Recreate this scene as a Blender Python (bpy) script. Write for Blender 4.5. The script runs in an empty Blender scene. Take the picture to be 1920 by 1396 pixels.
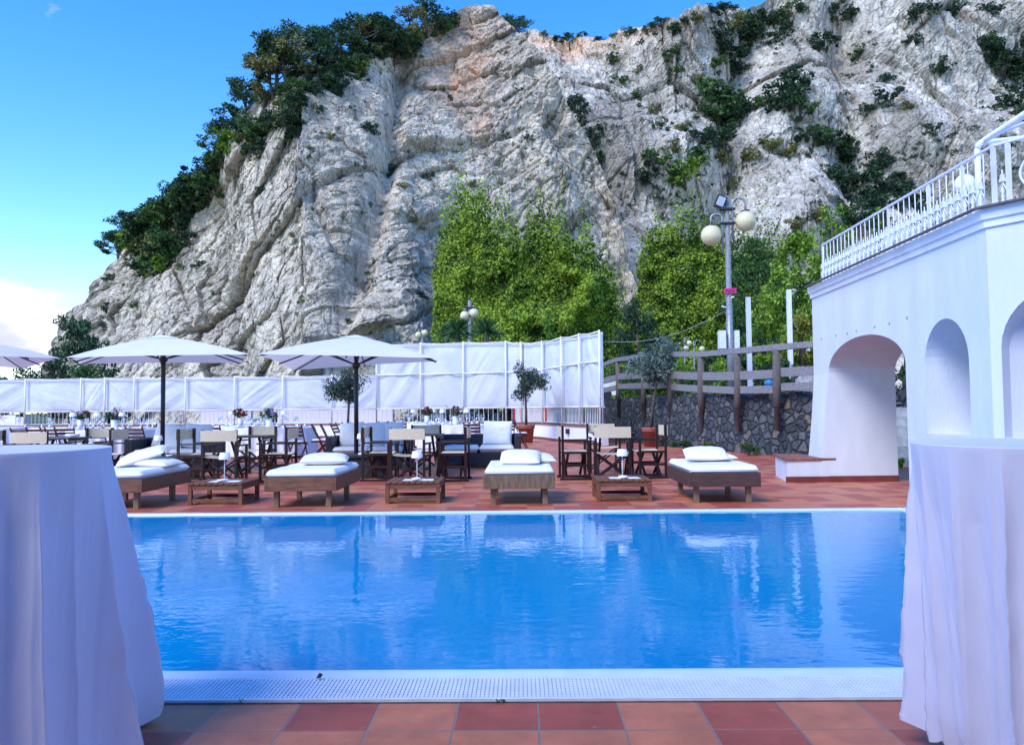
import bpy, bmesh, math, random
import numpy as np
from mathutils import Vector, Matrix, geometry
R = math.radians
random.seed(7); rng = np.random.default_rng(7)
scene = bpy.context.scene
C = scene.collection
# ------------------------------------------------------------------ camera
F = 1450.0; CX, CY = 960.0, 698.0; CAMZ = 1.2
PITCH = math.atan(67/F); ROLL = -0.0091
CM = (Matrix.Rotation(math.pi/2+PITCH, 3, 'X') @ Matrix.Rotation(ROLL, 3, 'Z'))
cam = bpy.data.cameras.new('camera'); co = bpy.data.objects.new('camera', cam); C.objects.link(co)
co.matrix_world = Matrix.Translation((0, 0, CAMZ)) @ CM.to_4x4()
cam.sensor_width = 36; cam.lens = F/1920*36; cam.clip_end = 5000; cam.clip_start = .05
scene.camera = co
def ray(px, py):
    v = CM @ Vector(((px-CX)/F, -(py-CY)/F, -1)); return v/v.y
def P(px, py, Y):
    v = ray(px, py); return Vector((v.x*Y, Y, CAMZ+v.z*Y))
def G(px, py, z=0.0):
    v = ray(px, py); k = (z-CAMZ)/v.z; return Vector((v.x*k, k, z))
def PX(px, Y, z=0.0):      # point at depth Y on floor level z seen in column px
    py = 765
    for _ in range(4):
        v = ray(px, py); py -= ((z-CAMZ)/Y - v.z)*F
    v = ray(px, py); return Vector((v.x*Y, Y, z))
# ------------------------------------------------------------------ materials
MATS = {}
def nodes_of(m): return m.node_tree.nodes, m.node_tree.links
def mat(name, col, rough=.6, var=.0, scale=4, bump=0, bscale=30, metal=0, spec=.5, col2=None, trans=0, coat=0, detail=6, stretch=None, sheen=0):
    if name in MATS: return MATS[name]
    m = bpy.data.materials.new(name); m.use_nodes = True; N, L = nodes_of(m); b = N['Principled BSDF']
    b.inputs['Roughness'].default_value = rough; b.inputs['Metallic'].default_value = metal
    b.inputs['Specular IOR Level'].default_value = spec; b.inputs['Coat Weight'].default_value = coat
    if sheen: b.inputs['Sheen Weight'].default_value = sheen
    tc = N.new('ShaderNodeTexCoord'); src = tc.outputs['Object']
    if stretch:
        mp = N.new('ShaderNodeMapping'); mp.inputs['Scale'].default_value = stretch; L.new(src, mp.inputs[0]); src = mp.outputs[0]
    c2 = col2 or tuple(max(0, c*(1-var)) for c in col); c1 = col if col2 else tuple(min(1, c*(1+var*.6)) for c in col)
    n = N.new('ShaderNodeTexNoise'); n.inputs['Scale'].default_value = scale; n.inputs['Detail'].default_value = detail; n.inputs['Roughness'].default_value = .65; L.new(src, n.inputs['Vector'])
    r = N.new('ShaderNodeValToRGB'); r.color_ramp.elements[0].position = .35; r.color_ramp.elements[1].position = .65
    r.color_ramp.elements[0].color = (*c2, 1); r.color_ramp.elements[1].color = (*c1, 1); L.new(n.outputs['Fac'], r.inputs[0]); L.new(r.outputs[0], b.inputs['Base Color'])
    if bump:
        n2 = N.new('ShaderNodeTexNoise'); n2.inputs['Scale'].default_value = bscale; n2.inputs['Detail'].default_value = 5; L.new(src, n2.inputs['Vector'])
        bp = N.new('ShaderNodeBump'); bp.inputs['Strength'].default_value = bump; bp.inputs['Distance'].default_value = .02; L.new(n2.outputs['Fac'], bp.inputs['Height']); L.new(bp.outputs[0], b.inputs['Normal'])
    if trans:
        t = N.new('ShaderNodeBsdfTranslucent'); L.new(r.outputs[0], t.inputs[0]); mx = N.new('ShaderNodeMixShader'); mx.inputs[0].default_value = trans
        L.new(b.outputs[0], mx.inputs[1]); L.new(t.outputs[0], mx.inputs[2]); L.new(mx.outputs[0], N['Material Output'].inputs[0])
    MATS[name] = m; return m
def leafmat(name, dark, light, scale=1.2, trans=.25, hi=.66):
    if name in MATS: return MATS[name]
    m = bpy.data.materials.new(name); m.use_nodes = True; N, L = nodes_of(m); b = N['Principled BSDF']; b.inputs['Roughness'].default_value = .6; b.inputs['Specular IOR Level'].default_value = .25
    g = N.new('ShaderNodeNewGeometry'); n = N.new('ShaderNodeTexNoise'); n.inputs['Scale'].default_value = scale; n.inputs['Detail'].default_value = 8; n.inputs['Roughness'].default_value = .75
    L.new(g.outputs['Position'], n.inputs['Vector'])
    mx = N.new('ShaderNodeMath'); mx.operation = 'MULTIPLY_ADD'; L.new(g.outputs['Random Per Island'], mx.inputs[0]); mx.inputs[1].default_value = .34; mx.inputs[2].default_value = -.17
    ad = N.new('ShaderNodeMath'); L.new(n.outputs['Fac'], ad.inputs[0]); L.new(mx.outputs[0], ad.inputs[1])
    r = N.new('ShaderNodeValToRGB'); r.color_ramp.elements[0].position = .34; r.color_ramp.elements[1].position = hi
    r.color_ramp.elements[0].color = (*dark, 1); r.color_ramp.elements[1].color = (*light, 1); L.new(ad.outputs[0], r.inputs[0]); L.new(r.outputs[0], b.inputs['Base Color'])
    t = N.new('ShaderNodeBsdfTranslucent'); L.new(r.outputs[0], t.inputs[0]); ms = N.new('ShaderNodeMixShader'); ms.inputs[0].default_value = trans
    L.new(b.outputs[0], ms.inputs[1]); L.new(t.outputs[0], ms.inputs[2]); L.new(ms.outputs[0], N['Material Output'].inputs[0]); MATS[name] = m; return m
white_paint = mat('white_paint', (.78, .79, .82), .45, .06, 8)
white_metal = mat('white_metal', (.72, .74, .78), .4, .12, 14)
rusty_white = mat('rusty_white_metal', (.75, .76, .79), .45, 0, 9, col2=(.62, .6, .58))
dark_wood = mat('dark_wood', (.022, .008, .006), .35, .5, 6, .2, 60, stretch=(1, 1, 8))
teak = mat('teak', (.20, .078, .036), .55, .5, 5, .35, 50, stretch=(1, 6, 6))
grey_teak = mat('grey_teak', (.20, .13, .075), .65, .45, 5, .35, 50, stretch=(6, 1, 1))
teak_leg = mat('teak_leg', (.25, .165, .10), .6, .4, 5, .3, 50, stretch=(6, 6, 1))
brown_wood = mat('brown_wood', (.10, .030, .017), .4, .5, 6, .2, 60)
canvas = mat('cream_canvas', (.78, .68, .50), .85, .1, 30, .25, 220, trans=.2)
cushion_m = mat('white_cushion', (.80, .79, .78), .85, .05, 3, .15, 90)
cushion_w = mat('cream_cushion', (.76, .74, .70), .85, .08, 3, .2, 60)
wicker = mat('black_wicker', (.018, .019, .03), .45, .5, 60, .8, 160)
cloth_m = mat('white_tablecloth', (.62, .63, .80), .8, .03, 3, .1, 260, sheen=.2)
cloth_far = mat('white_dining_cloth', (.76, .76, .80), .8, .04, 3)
parasol_m = mat('parasol_canvas', (.86, .86, .88), .8, .04, 2, trans=.3)
dark_metal = mat('dark_pole', (.02, .015, .02), .4, .2)
terracotta = mat('terracotta', (.30, .075, .05), .65, .25, 5, .2, 20)
bark = mat('bark', (.09, .07, .055), .85, .4, 12, .8, 30)
soil = mat('soil', (.04, .03, .02), .9, .4, 20, .8, 40)
lamp_white = mat('lamp_white', (.8, .8, .83), .35, .02)
porcelain = mat('porcelain', (.8, .8, .82), .2, .02)
paper = mat('paper', (.78, .78, .78), .7, .02)
galv = mat('galvanised', (.30, .32, .35), .45, .25, 12, metal=.4)
globe_m = mat('opal_globe', (.80, .72, .46), .18, .06, 4, trans=.2)
weathered = mat('weathered_wood', (.15, .125, .115), .8, .5, 5, .8, 25, stretch=(3, 3, 12))
weathered_rail = mat('weathered_rail', (.26, .255, .275), .8, .5, 5, .8, 25, stretch=(1, 8, 8))
dark_plinth = mat('red_plinth', (.17, .03, .028), .5, .2, 5)
brick_cap = mat('brick_cap', (.26, .10, .07), .7, .4, 9, .4, 30)
fabric_screen = mat('screen_fabric', (.70, .74, .80), .75, .06, 1.5, trans=.25)
screen_post = mat('screen_post', (.72, .70, .62), .6, .15, 6)
def glass_mat():
    m = bpy.data.materials.new('clear_glass'); m.use_nodes = True; N, L = nodes_of(m); N.remove(N['Principled BSDF'])
    t = N.new('ShaderNodeBsdfTransparent'); t.inputs[0].default_value = (.9, .92, .95, 1); g = N.new('ShaderNodeBsdfGlossy'); g.inputs['Roughness'].default_value = .05
    f = N.new('ShaderNodeLayerWeight'); f.inputs[0].default_value = .45; mx = N.new('ShaderNodeMixShader'); L.new(f.outputs['Facing'], mx.inputs[0]); L.new(t.outputs[0], mx.inputs[1]); L.new(g.outputs[0], mx.inputs[2]); L.new(mx.outputs[0], N['Material Output'].inputs[0]); return m
glass = glass_mat()
# ------------------------------------------------------------------ mesh helpers
class MB:
    def __init__(s): s.v = []; s.f = []; s.s = []
    def add(s, vs, fs, smooth=False):
        o = len(s.v); s.v += [tuple(v) for v in vs]; s.f += [tuple(i+o for i in f) for f in fs]; s.s += [smooth]*len(fs); return s
    def box(s, x0, x1, y0, y1, z0, z1, M=None):
        vs = [Vector(v) for v in ((x0,y0,z0),(x1,y0,z0),(x1,y1,z0),(x0,y1,z0),(x0,y0,z1),(x1,y0,z1),(x1,y1,z1),(x0,y1,z1))]
        if M: vs = [M @ v for v in vs]
        return s.add(vs, [(0,3,2,1),(4,5,6,7),(0,1,5,4),(1,2,6,5),(2,3,7,6),(3,0,4,7)])
    def beam(s, a, b, w, h=None, up=(0, 0, 1)):
        a = Vector(a); b = Vector(b); h = h or w; d = (b-a); l = d.length; d.normalize(); u = Vector(up)
        if abs(d.dot(u)) > .95: u = Vector((0, 1, 0))
        x = d.cross(u).normalized(); z = x.cross(d)
        M = Matrix((x, d, z)).transposed().to_4x4(); M.translation = a
        return s.box(-w/2, w/2, 0, l, -h/2, h/2, M)
    def tube(s, pts, r, n=10, cap=True):
        pts = [Vector(p) for p in pts]; rs = r if isinstance(r, (list, tuple)) else [r]*len(pts); vs = []; fs = []; px = None
        for i, p in enumerate(pts):
            d = (pts[min(i+1, len(pts)-1)]-pts[max(i-1, 0)]).normalized()
            if px is None: px = d.orthogonal().normalized()
            px = (px-d*px.dot(d)).normalized(); y = d.cross(px)
            for k in range(n):
                a = 2*math.pi*k/n; vs.append(p+(px*math.cos(a)+y*math.sin(a))*rs[i])
        for i in range(len(pts)-1):
            for k in range(n): fs.append((i*n+k, i*n+(k+1)%n, (i+1)*n+(k+1)%n, (i+1)*n+k))
        s.add(vs, fs, True)
        if cap:
            o = len(s.v)-len(vs); s.f += [tuple(o+k for k in range(n))[::-1], tuple(o+(len(pts)-1)*n+k for k in range(n))]; s.s += [False, False]
        return s
    def lathe(s, prof, n=24, c=(0, 0, 0), sx=1, sy=1):
        vs = []; fs = []
        for r, z in prof:
            for k in range(n):
                a = 2*math.pi*k/n; vs.append((c[0]+r*math.cos(a)*sx, c[1]+r*math.sin(a)*sy, c[2]+z))
        for i in range(len(prof)-1):
            for k in range(n): fs.append((i*n+k, i*n+(k+1)%n, (i+1)*n+(k+1)%n, (i+1)*n+k))
        return s.add(vs, fs, True)
    def sphere(s, c, r, n=20, m=12, sz=1):
        return s.lathe([(max(1e-4, r*math.sin(math.pi*i/m)), -r*sz*math.cos(math.pi*i/m)) for i in range(m+1)], n, c)
    def build(s, name, m, parent=None, bevel=0, loc=None):
        me = bpy.data.meshes.new(name); me.from_pydata(s.v, [], s.f); me.update()
        me.polygons.foreach_set('use_smooth', s.s); me.materials.append(m)
        o = bpy.data.objects.new(name, me); C.objects.link(o)
        if parent: o.parent = parent
        if loc is not None: o.location = loc
        if bevel:
            b = o.modifiers.new('bevel', 'BEVEL'); b.width = bevel; b.segments = 2; b.limit_method = 'ANGLE'
        return o
def npmesh(name, V, Fc, m, parent=None, smooth=False, loc=None):
    V = np.asarray(V, np.float32); Fc = np.asarray(Fc, np.int32); me = bpy.data.meshes.new(name); k = Fc.shape[1]
    me.vertices.add(len(V)); me.vertices.foreach_set('co', V.ravel()); me.loops.add(Fc.size); me.loops.foreach_set('vertex_index', Fc.ravel())
    me.polygons.add(len(Fc)); me.polygons.foreach_set('loop_start', np.arange(0, Fc.size, k, dtype=np.int32)); me.polygons.foreach_set('use_smooth', np.full(len(Fc), smooth))
    me.update(calc_edges=True); me.validate(); me.materials.append(m); o = bpy.data.objects.new(name, me); C.objects.link(o)
    if parent: o.parent = parent
    if loc is not None: o.location = loc
    return o
def gridfaces(nu, nv):
    i = np.arange((nu-1)*(nv-1)); a = (i//(nu-1))*nu+i % (nu-1); return np.stack([a, a+1, a+1+nu, a+nu], 1)
def tag(o, label=None, cat=None, group=None, kind=None):
    for k, v in (('label', label), ('category', cat), ('group', group), ('kind', kind)):
        if v: o[k] = v
    return o
def thing(name, label, cat, loc=(0, 0, 0), rz=0, group=None):
    o = bpy.data.objects.new(name, None); o.empty_display_size = .2; C.objects.link(o); o.location = loc; o.rotation_euler = (0, 0, rz); return tag(o, label, cat, group)
def dup(root, loc=None, rz=None, label=None, group=None, scale=None):
    kids = {}
    for o in list(C.objects):
        if o.parent: kids.setdefault(o.parent, []).append(o)
    def cp(o, par):
        c = o.copy(); C.objects.link(c); c.parent = par
        for k in kids.get(o, []): cp(k, c)
        return c
    r = cp(root, None)
    if loc is not None: r.location = loc
    if rz is not None: r.rotation_euler = (0, 0, rz)
    if scale is not None: r.scale = scale if isinstance(scale, (tuple, list)) else (scale,)*3
    if label: r['label'] = label
    if group: r['group'] = group
    return r
def put(first, used, loc, rz, label, scale=None, group=None):
    if not used: first.location = loc; first.rotation_euler = (0, 0, rz); first['label'] = label; used.append(1); o = first
    else: o = dup(first, loc, rz, label)
    if scale is not None: o.scale = scale if isinstance(scale, (tuple, list)) else (scale,)*3
    if group: o['group'] = group
    return o
def struct(o): o['kind'] = 'structure'; return o
# numpy noise -------------------------------------------------------
def h2(i, j, s):
    with np.errstate(over='ignore'):
        x = (i.astype(np.int64)*374761393+j.astype(np.int64)*668265263+s*1442695041) & 0xffffffff
        x = ((x ^ (x >> 13))*1274126177) & 0xffffffff; x = x ^ (x >> 16); x = (x*2246822519) & 0xffffffff; x ^= x >> 15
    return (x & 0xffffff)/float(0xffffff)
def vnoise(x, y, s=0):
    i = np.floor(x); j = np.floor(y); fx = x-i; fy = y-j; fx = fx*fx*(3-2*fx); fy = fy*fy*(3-2*fy)
    return (h2(i, j, s)*(1-fx)+h2(i+1, j, s)*fx)*(1-fy)+(h2(i, j+1, s)*(1-fx)+h2(i+1, j+1, s)*fx)*fy
def fbm(x, y, s=0, o=5):
    a = 0; w = .5
    for k in range(o): a = a+w*(vnoise(x, y, s+k)-.5); x = x*2.03+3.1; y = y*2.03+1.7; w *= .5
    return a
def facet(x, y, s, tilt=.6, jump=.5):
    i = np.floor(x); j = np.floor(y); best = np.full(x.shape, 9e9); val = np.zeros_like(x); sec = np.full(x.shape, 9e9)
    for di in (-1, 0, 1):
        for dj in (-1, 0, 1):
            ci = i+di; cj = j+dj; cx = ci+.1+.8*h2(ci, cj, s); cy = cj+.1+.8*h2(ci, cj, s+1); dx = x-cx; dy = y-cy; d = dx*dx+dy*dy
            v = jump*(h2(ci, cj, s+2)-.5)+tilt*((h2(ci, cj, s+3)-.5)*2*dx+(h2(ci, cj, s+4)-.5)*2*dy)
            nb = d < best; sec = np.where(nb, best, np.minimum(sec, d)); val = np.where(nb, v, val); best = np.where(nb, d, best)
    return val, np.sqrt(sec)-np.sqrt(best)
# foliage -----------------------------------------------------------
def leaves(cent, rad, n, L, W, up=0., flat=1., r=None):
    """n leaf quads in gaussian-ish shells round each centre"""
    r = r or rng; cent = np.asarray(cent, float); k = len(cent); rad = np.broadcast_to(np.asarray(rad, float), (k,))
    c = np.repeat(cent, n, 0); rr = np.repeat(rad, n); d = r.normal(size=(k*n, 3)); d /= np.linalg.norm(d, axis=1)[:, None]
    q = d*(rr*(.55+.5*r.random(k*n)))[:, None]; q[:, 2] *= flat; p = c+q
    a = r.normal(size=(k*n, 3)); a[:, 2] += up; a += d*.6; a /= np.linalg.norm(a, axis=1)[:, None]; b = np.cross(a, r.normal(size=(k*n, 3))); b /= np.linalg.norm(b, axis=1)[:, None]
    l = (L*(.6+.8*r.random(k*n)))[:, None]; w = l*W/L
    V = np.stack([p-a*l*.5, p+b*w*.5, p+a*l*.5, p-b*w*.5], 1).reshape(-1, 3); Fc = np.arange(len(V)).reshape(-1, 4); return V, Fc
def ell(n, rx, ry, rz, shell=.5, r=None):
    r = r or rng; d = r.normal(size=(n, 3)); d /= np.linalg.norm(d, axis=1)[:, None]; t = (shell+(1-shell)*r.random(n))[:, None]; return d*t*np.array([rx, ry, rz])
# ------------------------------------------------------------------ world and sun
SUN_EL, SUN_AZ = 46, -138          # azimuth from +Y, clockwise positive: sun high on the left, a little behind the camera
w = bpy.data.worlds.new('World'); scene.world = w; w.use_nodes = True; N, L = w.node_tree.nodes, w.node_tree.links
bg = N['Background']; sky = N.new('ShaderNodeTexSky'); sky.sky_type = 'NISHITA'; sky.sun_disc = False; sky.sun_elevation = R(SUN_EL); sky.sun_rotation = R(SUN_AZ)
sky.air_density = 1.0; sky.dust_density = .05; sky.ozone_density = 2.2
hs = N.new('ShaderNodeHueSaturation'); hs.inputs['Saturation'].default_value = 1.4; hs.inputs['Value'].default_value = 1.0; hs.inputs['Hue'].default_value = .513; L.new(sky.outputs[0], hs.inputs['Color'])
tc = N.new('ShaderNodeTexCoord'); mp = N.new('ShaderNodeMapping'); mp.inputs['Scale'].default_value = (1, 1, 2.2); L.new(tc.outputs['Generated'], mp.inputs[0])
cn = N.new('ShaderNodeTexNoise'); cn.inputs['Scale'].default_value = 5.5; cn.inputs['Detail'].default_value = 9; cn.inputs['Roughness'].default_value = .55; L.new(mp.outputs[0], cn.inputs['Vector'])
sp = N.new('ShaderNodeSeparateXYZ'); L.new(tc.outputs['Generated'], sp.inputs[0])
mr = N.new('ShaderNodeMapRange'); mr.inputs['From Min'].default_value = -.02; mr.inputs['From Max'].default_value = .36; mr.inputs['To Min'].default_value = .02; mr.inputs['To Max'].default_value = -.13; L.new(sp.outputs['Z'], mr.inputs[0])
ad = N.new('ShaderNodeMath'); L.new(cn.outputs['Fac'], ad.inputs[0]); L.new(mr.outputs[0], ad.inputs[1])
prev = ad.outputs[0]
for (px_, py_, tight, gain) in ((-10, 480, .987, .15), (20, 640, .9935, .05), (1010, -20, .996, .07)):
    dn = N.new('ShaderNodeVectorMath'); dn.operation = 'DOT_PRODUCT'; dn.inputs[1].default_value = ray(px_, py_).normalized(); L.new(tc.outputs['Generated'], dn.inputs[0])
    m1 = N.new('ShaderNodeMapRange'); m1.interpolation_type = 'SMOOTHSTEP'; m1.inputs['From Min'].default_value = tight; m1.inputs['From Max'].default_value = 1; m1.inputs['To Max'].default_value = gain; L.new(dn.outputs['Value'], m1.inputs[0])
    a2 = N.new('ShaderNodeMath'); L.new(prev, a2.inputs[0]); L.new(m1.outputs[0], a2.inputs[1]); prev = a2.outputs[0]
ad = a2
cr = N.new('ShaderNodeValToRGB'); cr.color_ramp.elements[0].position = .54; cr.color_ramp.elements[1].position = .66; L.new(ad.outputs[0], cr.inputs[0])
cn2 = N.new('ShaderNodeTexNoise'); cn2.inputs['Scale'].default_value = 9; cn2.inputs['Detail'].default_value = 6; L.new(mp.outputs[0], cn2.inputs['Vector'])
cc = N.new('ShaderNodeValToRGB'); cc.color_ramp.elements[0].color = (1.35, 1.55, 2.4, 1); cc.color_ramp.elements[1].color = (2.9, 2.85, 3.1, 1); cc.color_ramp.elements[0].position = .4; cc.color_ramp.elements[1].position = .6; L.new(cn2.outputs['Fac'], cc.inputs[0])
mx = N.new('ShaderNodeMix'); mx.data_type = 'RGBA'; L.new(cr.outputs[0], mx.inputs['Factor']); L.new(hs.outputs[0], mx.inputs['A']); L.new(cc.outputs[0], mx.inputs['B']); L.new(mx.outputs['Result'], bg.inputs['Color'])
bg.inputs['Strength'].default_value = .15
sl = bpy.data.lights.new('sun', 'SUN'); sl.energy = 1.4; sl.angle = R(28); sl.color = (1, .965, .92); so = bpy.data.objects.new('sun', sl); C.objects.link(so)
sd = Vector((math.sin(R(SUN_AZ))*math.cos(R(SUN_EL)), math.cos(R(SUN_AZ))*math.cos(R(SUN_EL)), math.sin(R(SUN_EL))))
so.rotation_euler = sd.to_track_quat('Z', 'Y').to_euler(); so.location = (0, 0, 60)
vs = scene.view_settings; vs.view_transform = 'Standard'; vs.look = 'None'; vs.exposure = 1.42; vs.gamma = 1
# ------------------------------------------------------------------ ground, terrace, pool
PA = -.0123
def pool(u, v, z=0): return Vector((u+(-PA)*v, v+PA*u, z))
def tile_mat():
    m = bpy.data.materials.new('terrace_tiles'); m.use_nodes = True; N, L = nodes_of(m); b = N['Principled BSDF']
    tc = N.new('ShaderNodeTexCoord'); mp = N.new('ShaderNodeMapping'); mp.vector_type = 'TEXTURE'; mp.inputs['Location'].default_value = (-.230, 3.222, 0); mp.inputs['Rotation'].default_value = (0, 0, PA); L.new(tc.outputs['Object'], mp.inputs[0])
    br = N.new('ShaderNodeTexBrick'); br.offset = 0; br.squash = 1; br.inputs['Scale'].default_value = 1; br.inputs['Brick Width'].default_value = .3225; br.inputs['Row Height'].default_value = .274
    br.inputs['Mortar Size'].default_value = .0045; br.inputs['Mortar Smooth'].default_value = .3; br.inputs['Bias'].default_value = -.15
    br.inputs['Color1'].default_value = (0, 0, 0, 1); br.inputs['Color2'].default_value = (1, 1, 1, 1); br.inputs['Mortar'].default_value = (.5, .5, .5, 1)
    L.new(mp.outputs[0], br.inputs['Vector'])
    r = N.new('ShaderNodeValToRGB'); e = r.color_ramp.elements; e[0].position = 0; e[0].color = (.38, .085, .05, 1); e[1].position = 1; e[1].color = (.56, .19, .09, 1)
    x = e.new(.3); x.color = (.40, .09, .052, 1); x = e.new(.42); x.color = (.52, .175, .09, 1); L.new(br.outputs['Color'], r.inputs[0])
    n = N.new('ShaderNodeTexNoise'); n.inputs['Scale'].default_value = 5; n.inputs['Detail'].default_value = 9; n.inputs['Roughness'].default_value = .7; L.new(tc.outputs['Object'], n.inputs['Vector'])
    st = N.new('ShaderNodeValToRGB'); st.color_ramp.elements[0].position = .3; st.color_ramp.elements[0].color = (.72, .68, .68, 1); st.color_ramp.elements[1].position = .72; st.color_ramp.elements[1].color = (1.25, 1.2, 1.2, 1); L.new(n.outputs['Fac'], st.inputs[0])
    mu = N.new('ShaderNodeMix'); mu.data_type = 'RGBA'; mu.blend_type = 'MULTIPLY'; mu.inputs['Factor'].default_value = 1; L.new(r.outputs[0], mu.inputs['A']); L.new(st.outputs[0], mu.inputs['B'])
    # pale scuffs
    n3 = N.new('ShaderNodeTexNoise'); n3.inputs['Scale'].default_value = 22; n3.inputs['Detail'].default_value = 4; L.new(tc.outputs['Object'], n3.inputs['Vector'])
    s3 = N.new('ShaderNodeValToRGB'); s3.color_ramp.elements[0].position = .66; s3.color_ramp.elements[1].position = .8; s3.color_ramp.elements[1].color = (.5, .5, .5, 1); L.new(n3.outputs['Fac'], s3.inputs[0])
    m3 = N.new('ShaderNodeMix'); m3.data_type = 'RGBA'; L.new(s3.outputs[0], m3.inputs['Factor']); L.new(mu.outputs['Result'], m3.inputs['A']); m3.inputs['B'].default_value = (.42, .30, .26, 1)
    m2 = N.new('ShaderNodeMix'); m2.data_type = 'RGBA'; L.new(br.outputs['Fac'], m2.inputs['Factor']); L.new(m3.outputs['Result'], m2.inputs['A']); m2.inputs['B'].default_value = (.24, .185, .16, 1)
    L.new(m2.outputs['Result'], b.inputs['Base Color'])
    rr = N.new('ShaderNodeMapRange'); rr.inputs['To Min'].default_value = .28; rr.inputs['To Max'].default_value = .7; L.new(n.outputs['Fac'], rr.inputs[0]); L.new(rr.outputs[0], b.inputs['Roughness'])
    bp = N.new('ShaderNodeBump'); bp.inputs['Strength'].default_value = .5; bp.inputs['Distance'].default_value = .006; iv = N.new('ShaderNodeMath'); iv.operation = 'MULTIPLY_ADD'; iv.inputs[1].default_value = -1; L.new(br.outputs['Fac'], iv.inputs[0]); L.new(n.outputs['Fac'], iv.inputs[2]); L.new(iv.outputs[0], bp.inputs['Height']); L.new(bp.outputs[0], b.inputs['Normal'])
    return m
U0, U1, V0, V1 = -9.0, 4.34, 3.637, 9.02
def quad(mb, u0, u1, v0, v1, z): return mb.add([pool(u0, v0, z), pool(u1, v0, z), pool(u1, v1, z), pool(u0, v1, z)], [(0, 1, 2, 3)])
m = MB(); quad(m, -30, 14, -4, 3.222, 0); quad(m, -30, U0-.3, 3.222, V1+.1, 0); quad(m, U1+.3, 14, 3.222, V1+.1, 0); quad(m, -30, 14, V1+.1, 37, 0)
struct(m.build('terrace_floor', tile_mat()))
gm = mat('ground_soil', (.10, .10, .06), .9, .5, .4, .5, 3, col2=(.04, .07, .02))
m = MB()
S = 900
for a in ((-S, -S, S, -4.5), (-S, -4.5, -29.5, S), (13.5, -4.5, S, S), (-29.5, 36.5, 13.5, S)):
    m.add([(a[0], a[1], -.08), (a[2], a[1], -.08), (a[2], a[3], -.08), (a[0], a[3], -.08)], [(0, 1, 2, 3)])
struct(m.build('ground', gm))
# pool basin + water
basin = mat('pool_lining', (.02, .30, .62), .4, .1, 3)
m = MB(); a, b_, c_, d_ = U0, U1, V0, V1
q = [pool(a, c_, -.05), pool(b_, c_, -.05), pool(b_, d_, -.05), pool(a, d_, -.05)]; q2 = [Vector((v.x, v.y, -1.5)) for v in q]
m.add(q+q2, [(4, 5, 6, 7), (0, 4, 7, 3), (1, 2, 6, 5), (0, 1, 5, 4), (3, 7, 6, 2)]); struct(m.build('pool_basin', basin))
def water_mat():
    m = bpy.data.materials.new('pool_water'); m.use_nodes = True; N, L = nodes_of(m); b = N['Principled BSDF']
    tc = N.new('ShaderNodeTexCoord')
    n0 = N.new('ShaderNodeTexNoise'); n0.inputs['Scale'].default_value = .5; n0.inputs['Detail'].default_value = 3; L.new(tc.outputs['Object'], n0.inputs['Vector'])
    r = N.new('ShaderNodeValToRGB'); r.color_ramp.elements[0].position = .3; r.color_ramp.elements[1].position = .75; r.color_ramp.elements[0].color = (.0, .22, .50, 1); r.color_ramp.elements[1].color = (.0, .285, .60, 1); L.new(n0.outputs['Fac'], r.inputs[0]); L.new(r.outputs[0], b.inputs['Base Color'])
    b.inputs['Roughness'].default_value = .015; b.inputs['IOR'].default_value = 1.33
    mp = N.new('ShaderNodeMapping'); mp.inputs['Scale'].default_value = (1, 1.5, 1); L.new(tc.outputs['Object'], mp.inputs[0])
    n = N.new('ShaderNodeTexNoise'); n.inputs['Scale'].default_value = 5.5; n.inputs['Detail'].default_value = 3; n.inputs['Roughness'].default_value = .5; L.new(mp.outputs[0], n.inputs['Vector'])
    # calm and ruffled patches
    n2 = N.new('ShaderNodeTexNoise'); n2.inputs['Scale'].default_value = .55; n2.inputs['Detail'].default_value = 2; L.new(tc.outputs['Object'], n2.inputs['Vector'])
    mr = N.new('ShaderNodeMapRange'); mr.inputs['From Min'].default_value = .35; mr.inputs['From Max'].default_value = .65; mr.inputs['To Min'].default_value = .25; mr.inputs['To Max'].default_value = 1.2; L.new(n2.outputs['Fac'], mr.inputs[0])
    mm = N.new('ShaderNodeMath'); mm.operation = 'MULTIPLY'; L.new(n.outputs['Fac'], mm.inputs[0]); L.new(mr.outputs[0], mm.inputs[1])
    bp = N.new('ShaderNodeBump'); bp.inputs['Strength'].default_value = .55; bp.inputs['Distance'].default_value = .006; L.new(mm.outputs[0], bp.inputs['Height']); L.new(bp.outputs[0], b.inputs['Normal'])
    return m
m = MB(); m.add([pool(U0, V0, -.012), pool(U1, V0, -.012), pool(U1, V1, -.012), pool(U0, V1, -.012)], [(0, 1, 2, 3)]); struct(m.build('pool_water', water_mat()))
edge_m = mat('pool_edge', (.50, .66, .82), .3, .06, 6)
m = MB(); n = 9
def lip(pa, pb, out, wd, dz):   # rounded overflow lip
    vs = []
    for p in (pa, pb):
        for k in range(n): t = k/(n-1); vs.append(p+out*(wd*t)+Vector((0, 0, -.02+math.sin(math.pi*min(1, t*1.15+.05))*dz)))
    m.add(vs, [(k, k+1, n+k+1, n+k) for k in range(n-1)], True)
o_ = pool(0, -1)-pool(0, 0); r_ = pool(1, 0)-pool(0, 0)
lip(pool(U0-.1, V0, 0), pool(U1+.1, V0, 0), o_, .125, .03); lip(pool(U0-.1, V1, 0), pool(U1+.1, V1, 0), -o_, .06, .03); lip(pool(U1, V0-.1, 0), pool(U1, V1+.1, 0), r_, .1, .03)
struct(m.build('pool_edge', edge_m))
m = MB()
for (a0, a1, b0, b1) in ((U0-.3, U1+.3, 3.224, 3.250),): quad(m, a0, a1, b0, b1, .012)
m.box(U0-.3, U1+.3, 3.222, 3.252, -.03, .010, Matrix.Rotation(PA, 4, 'Z'))
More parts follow.
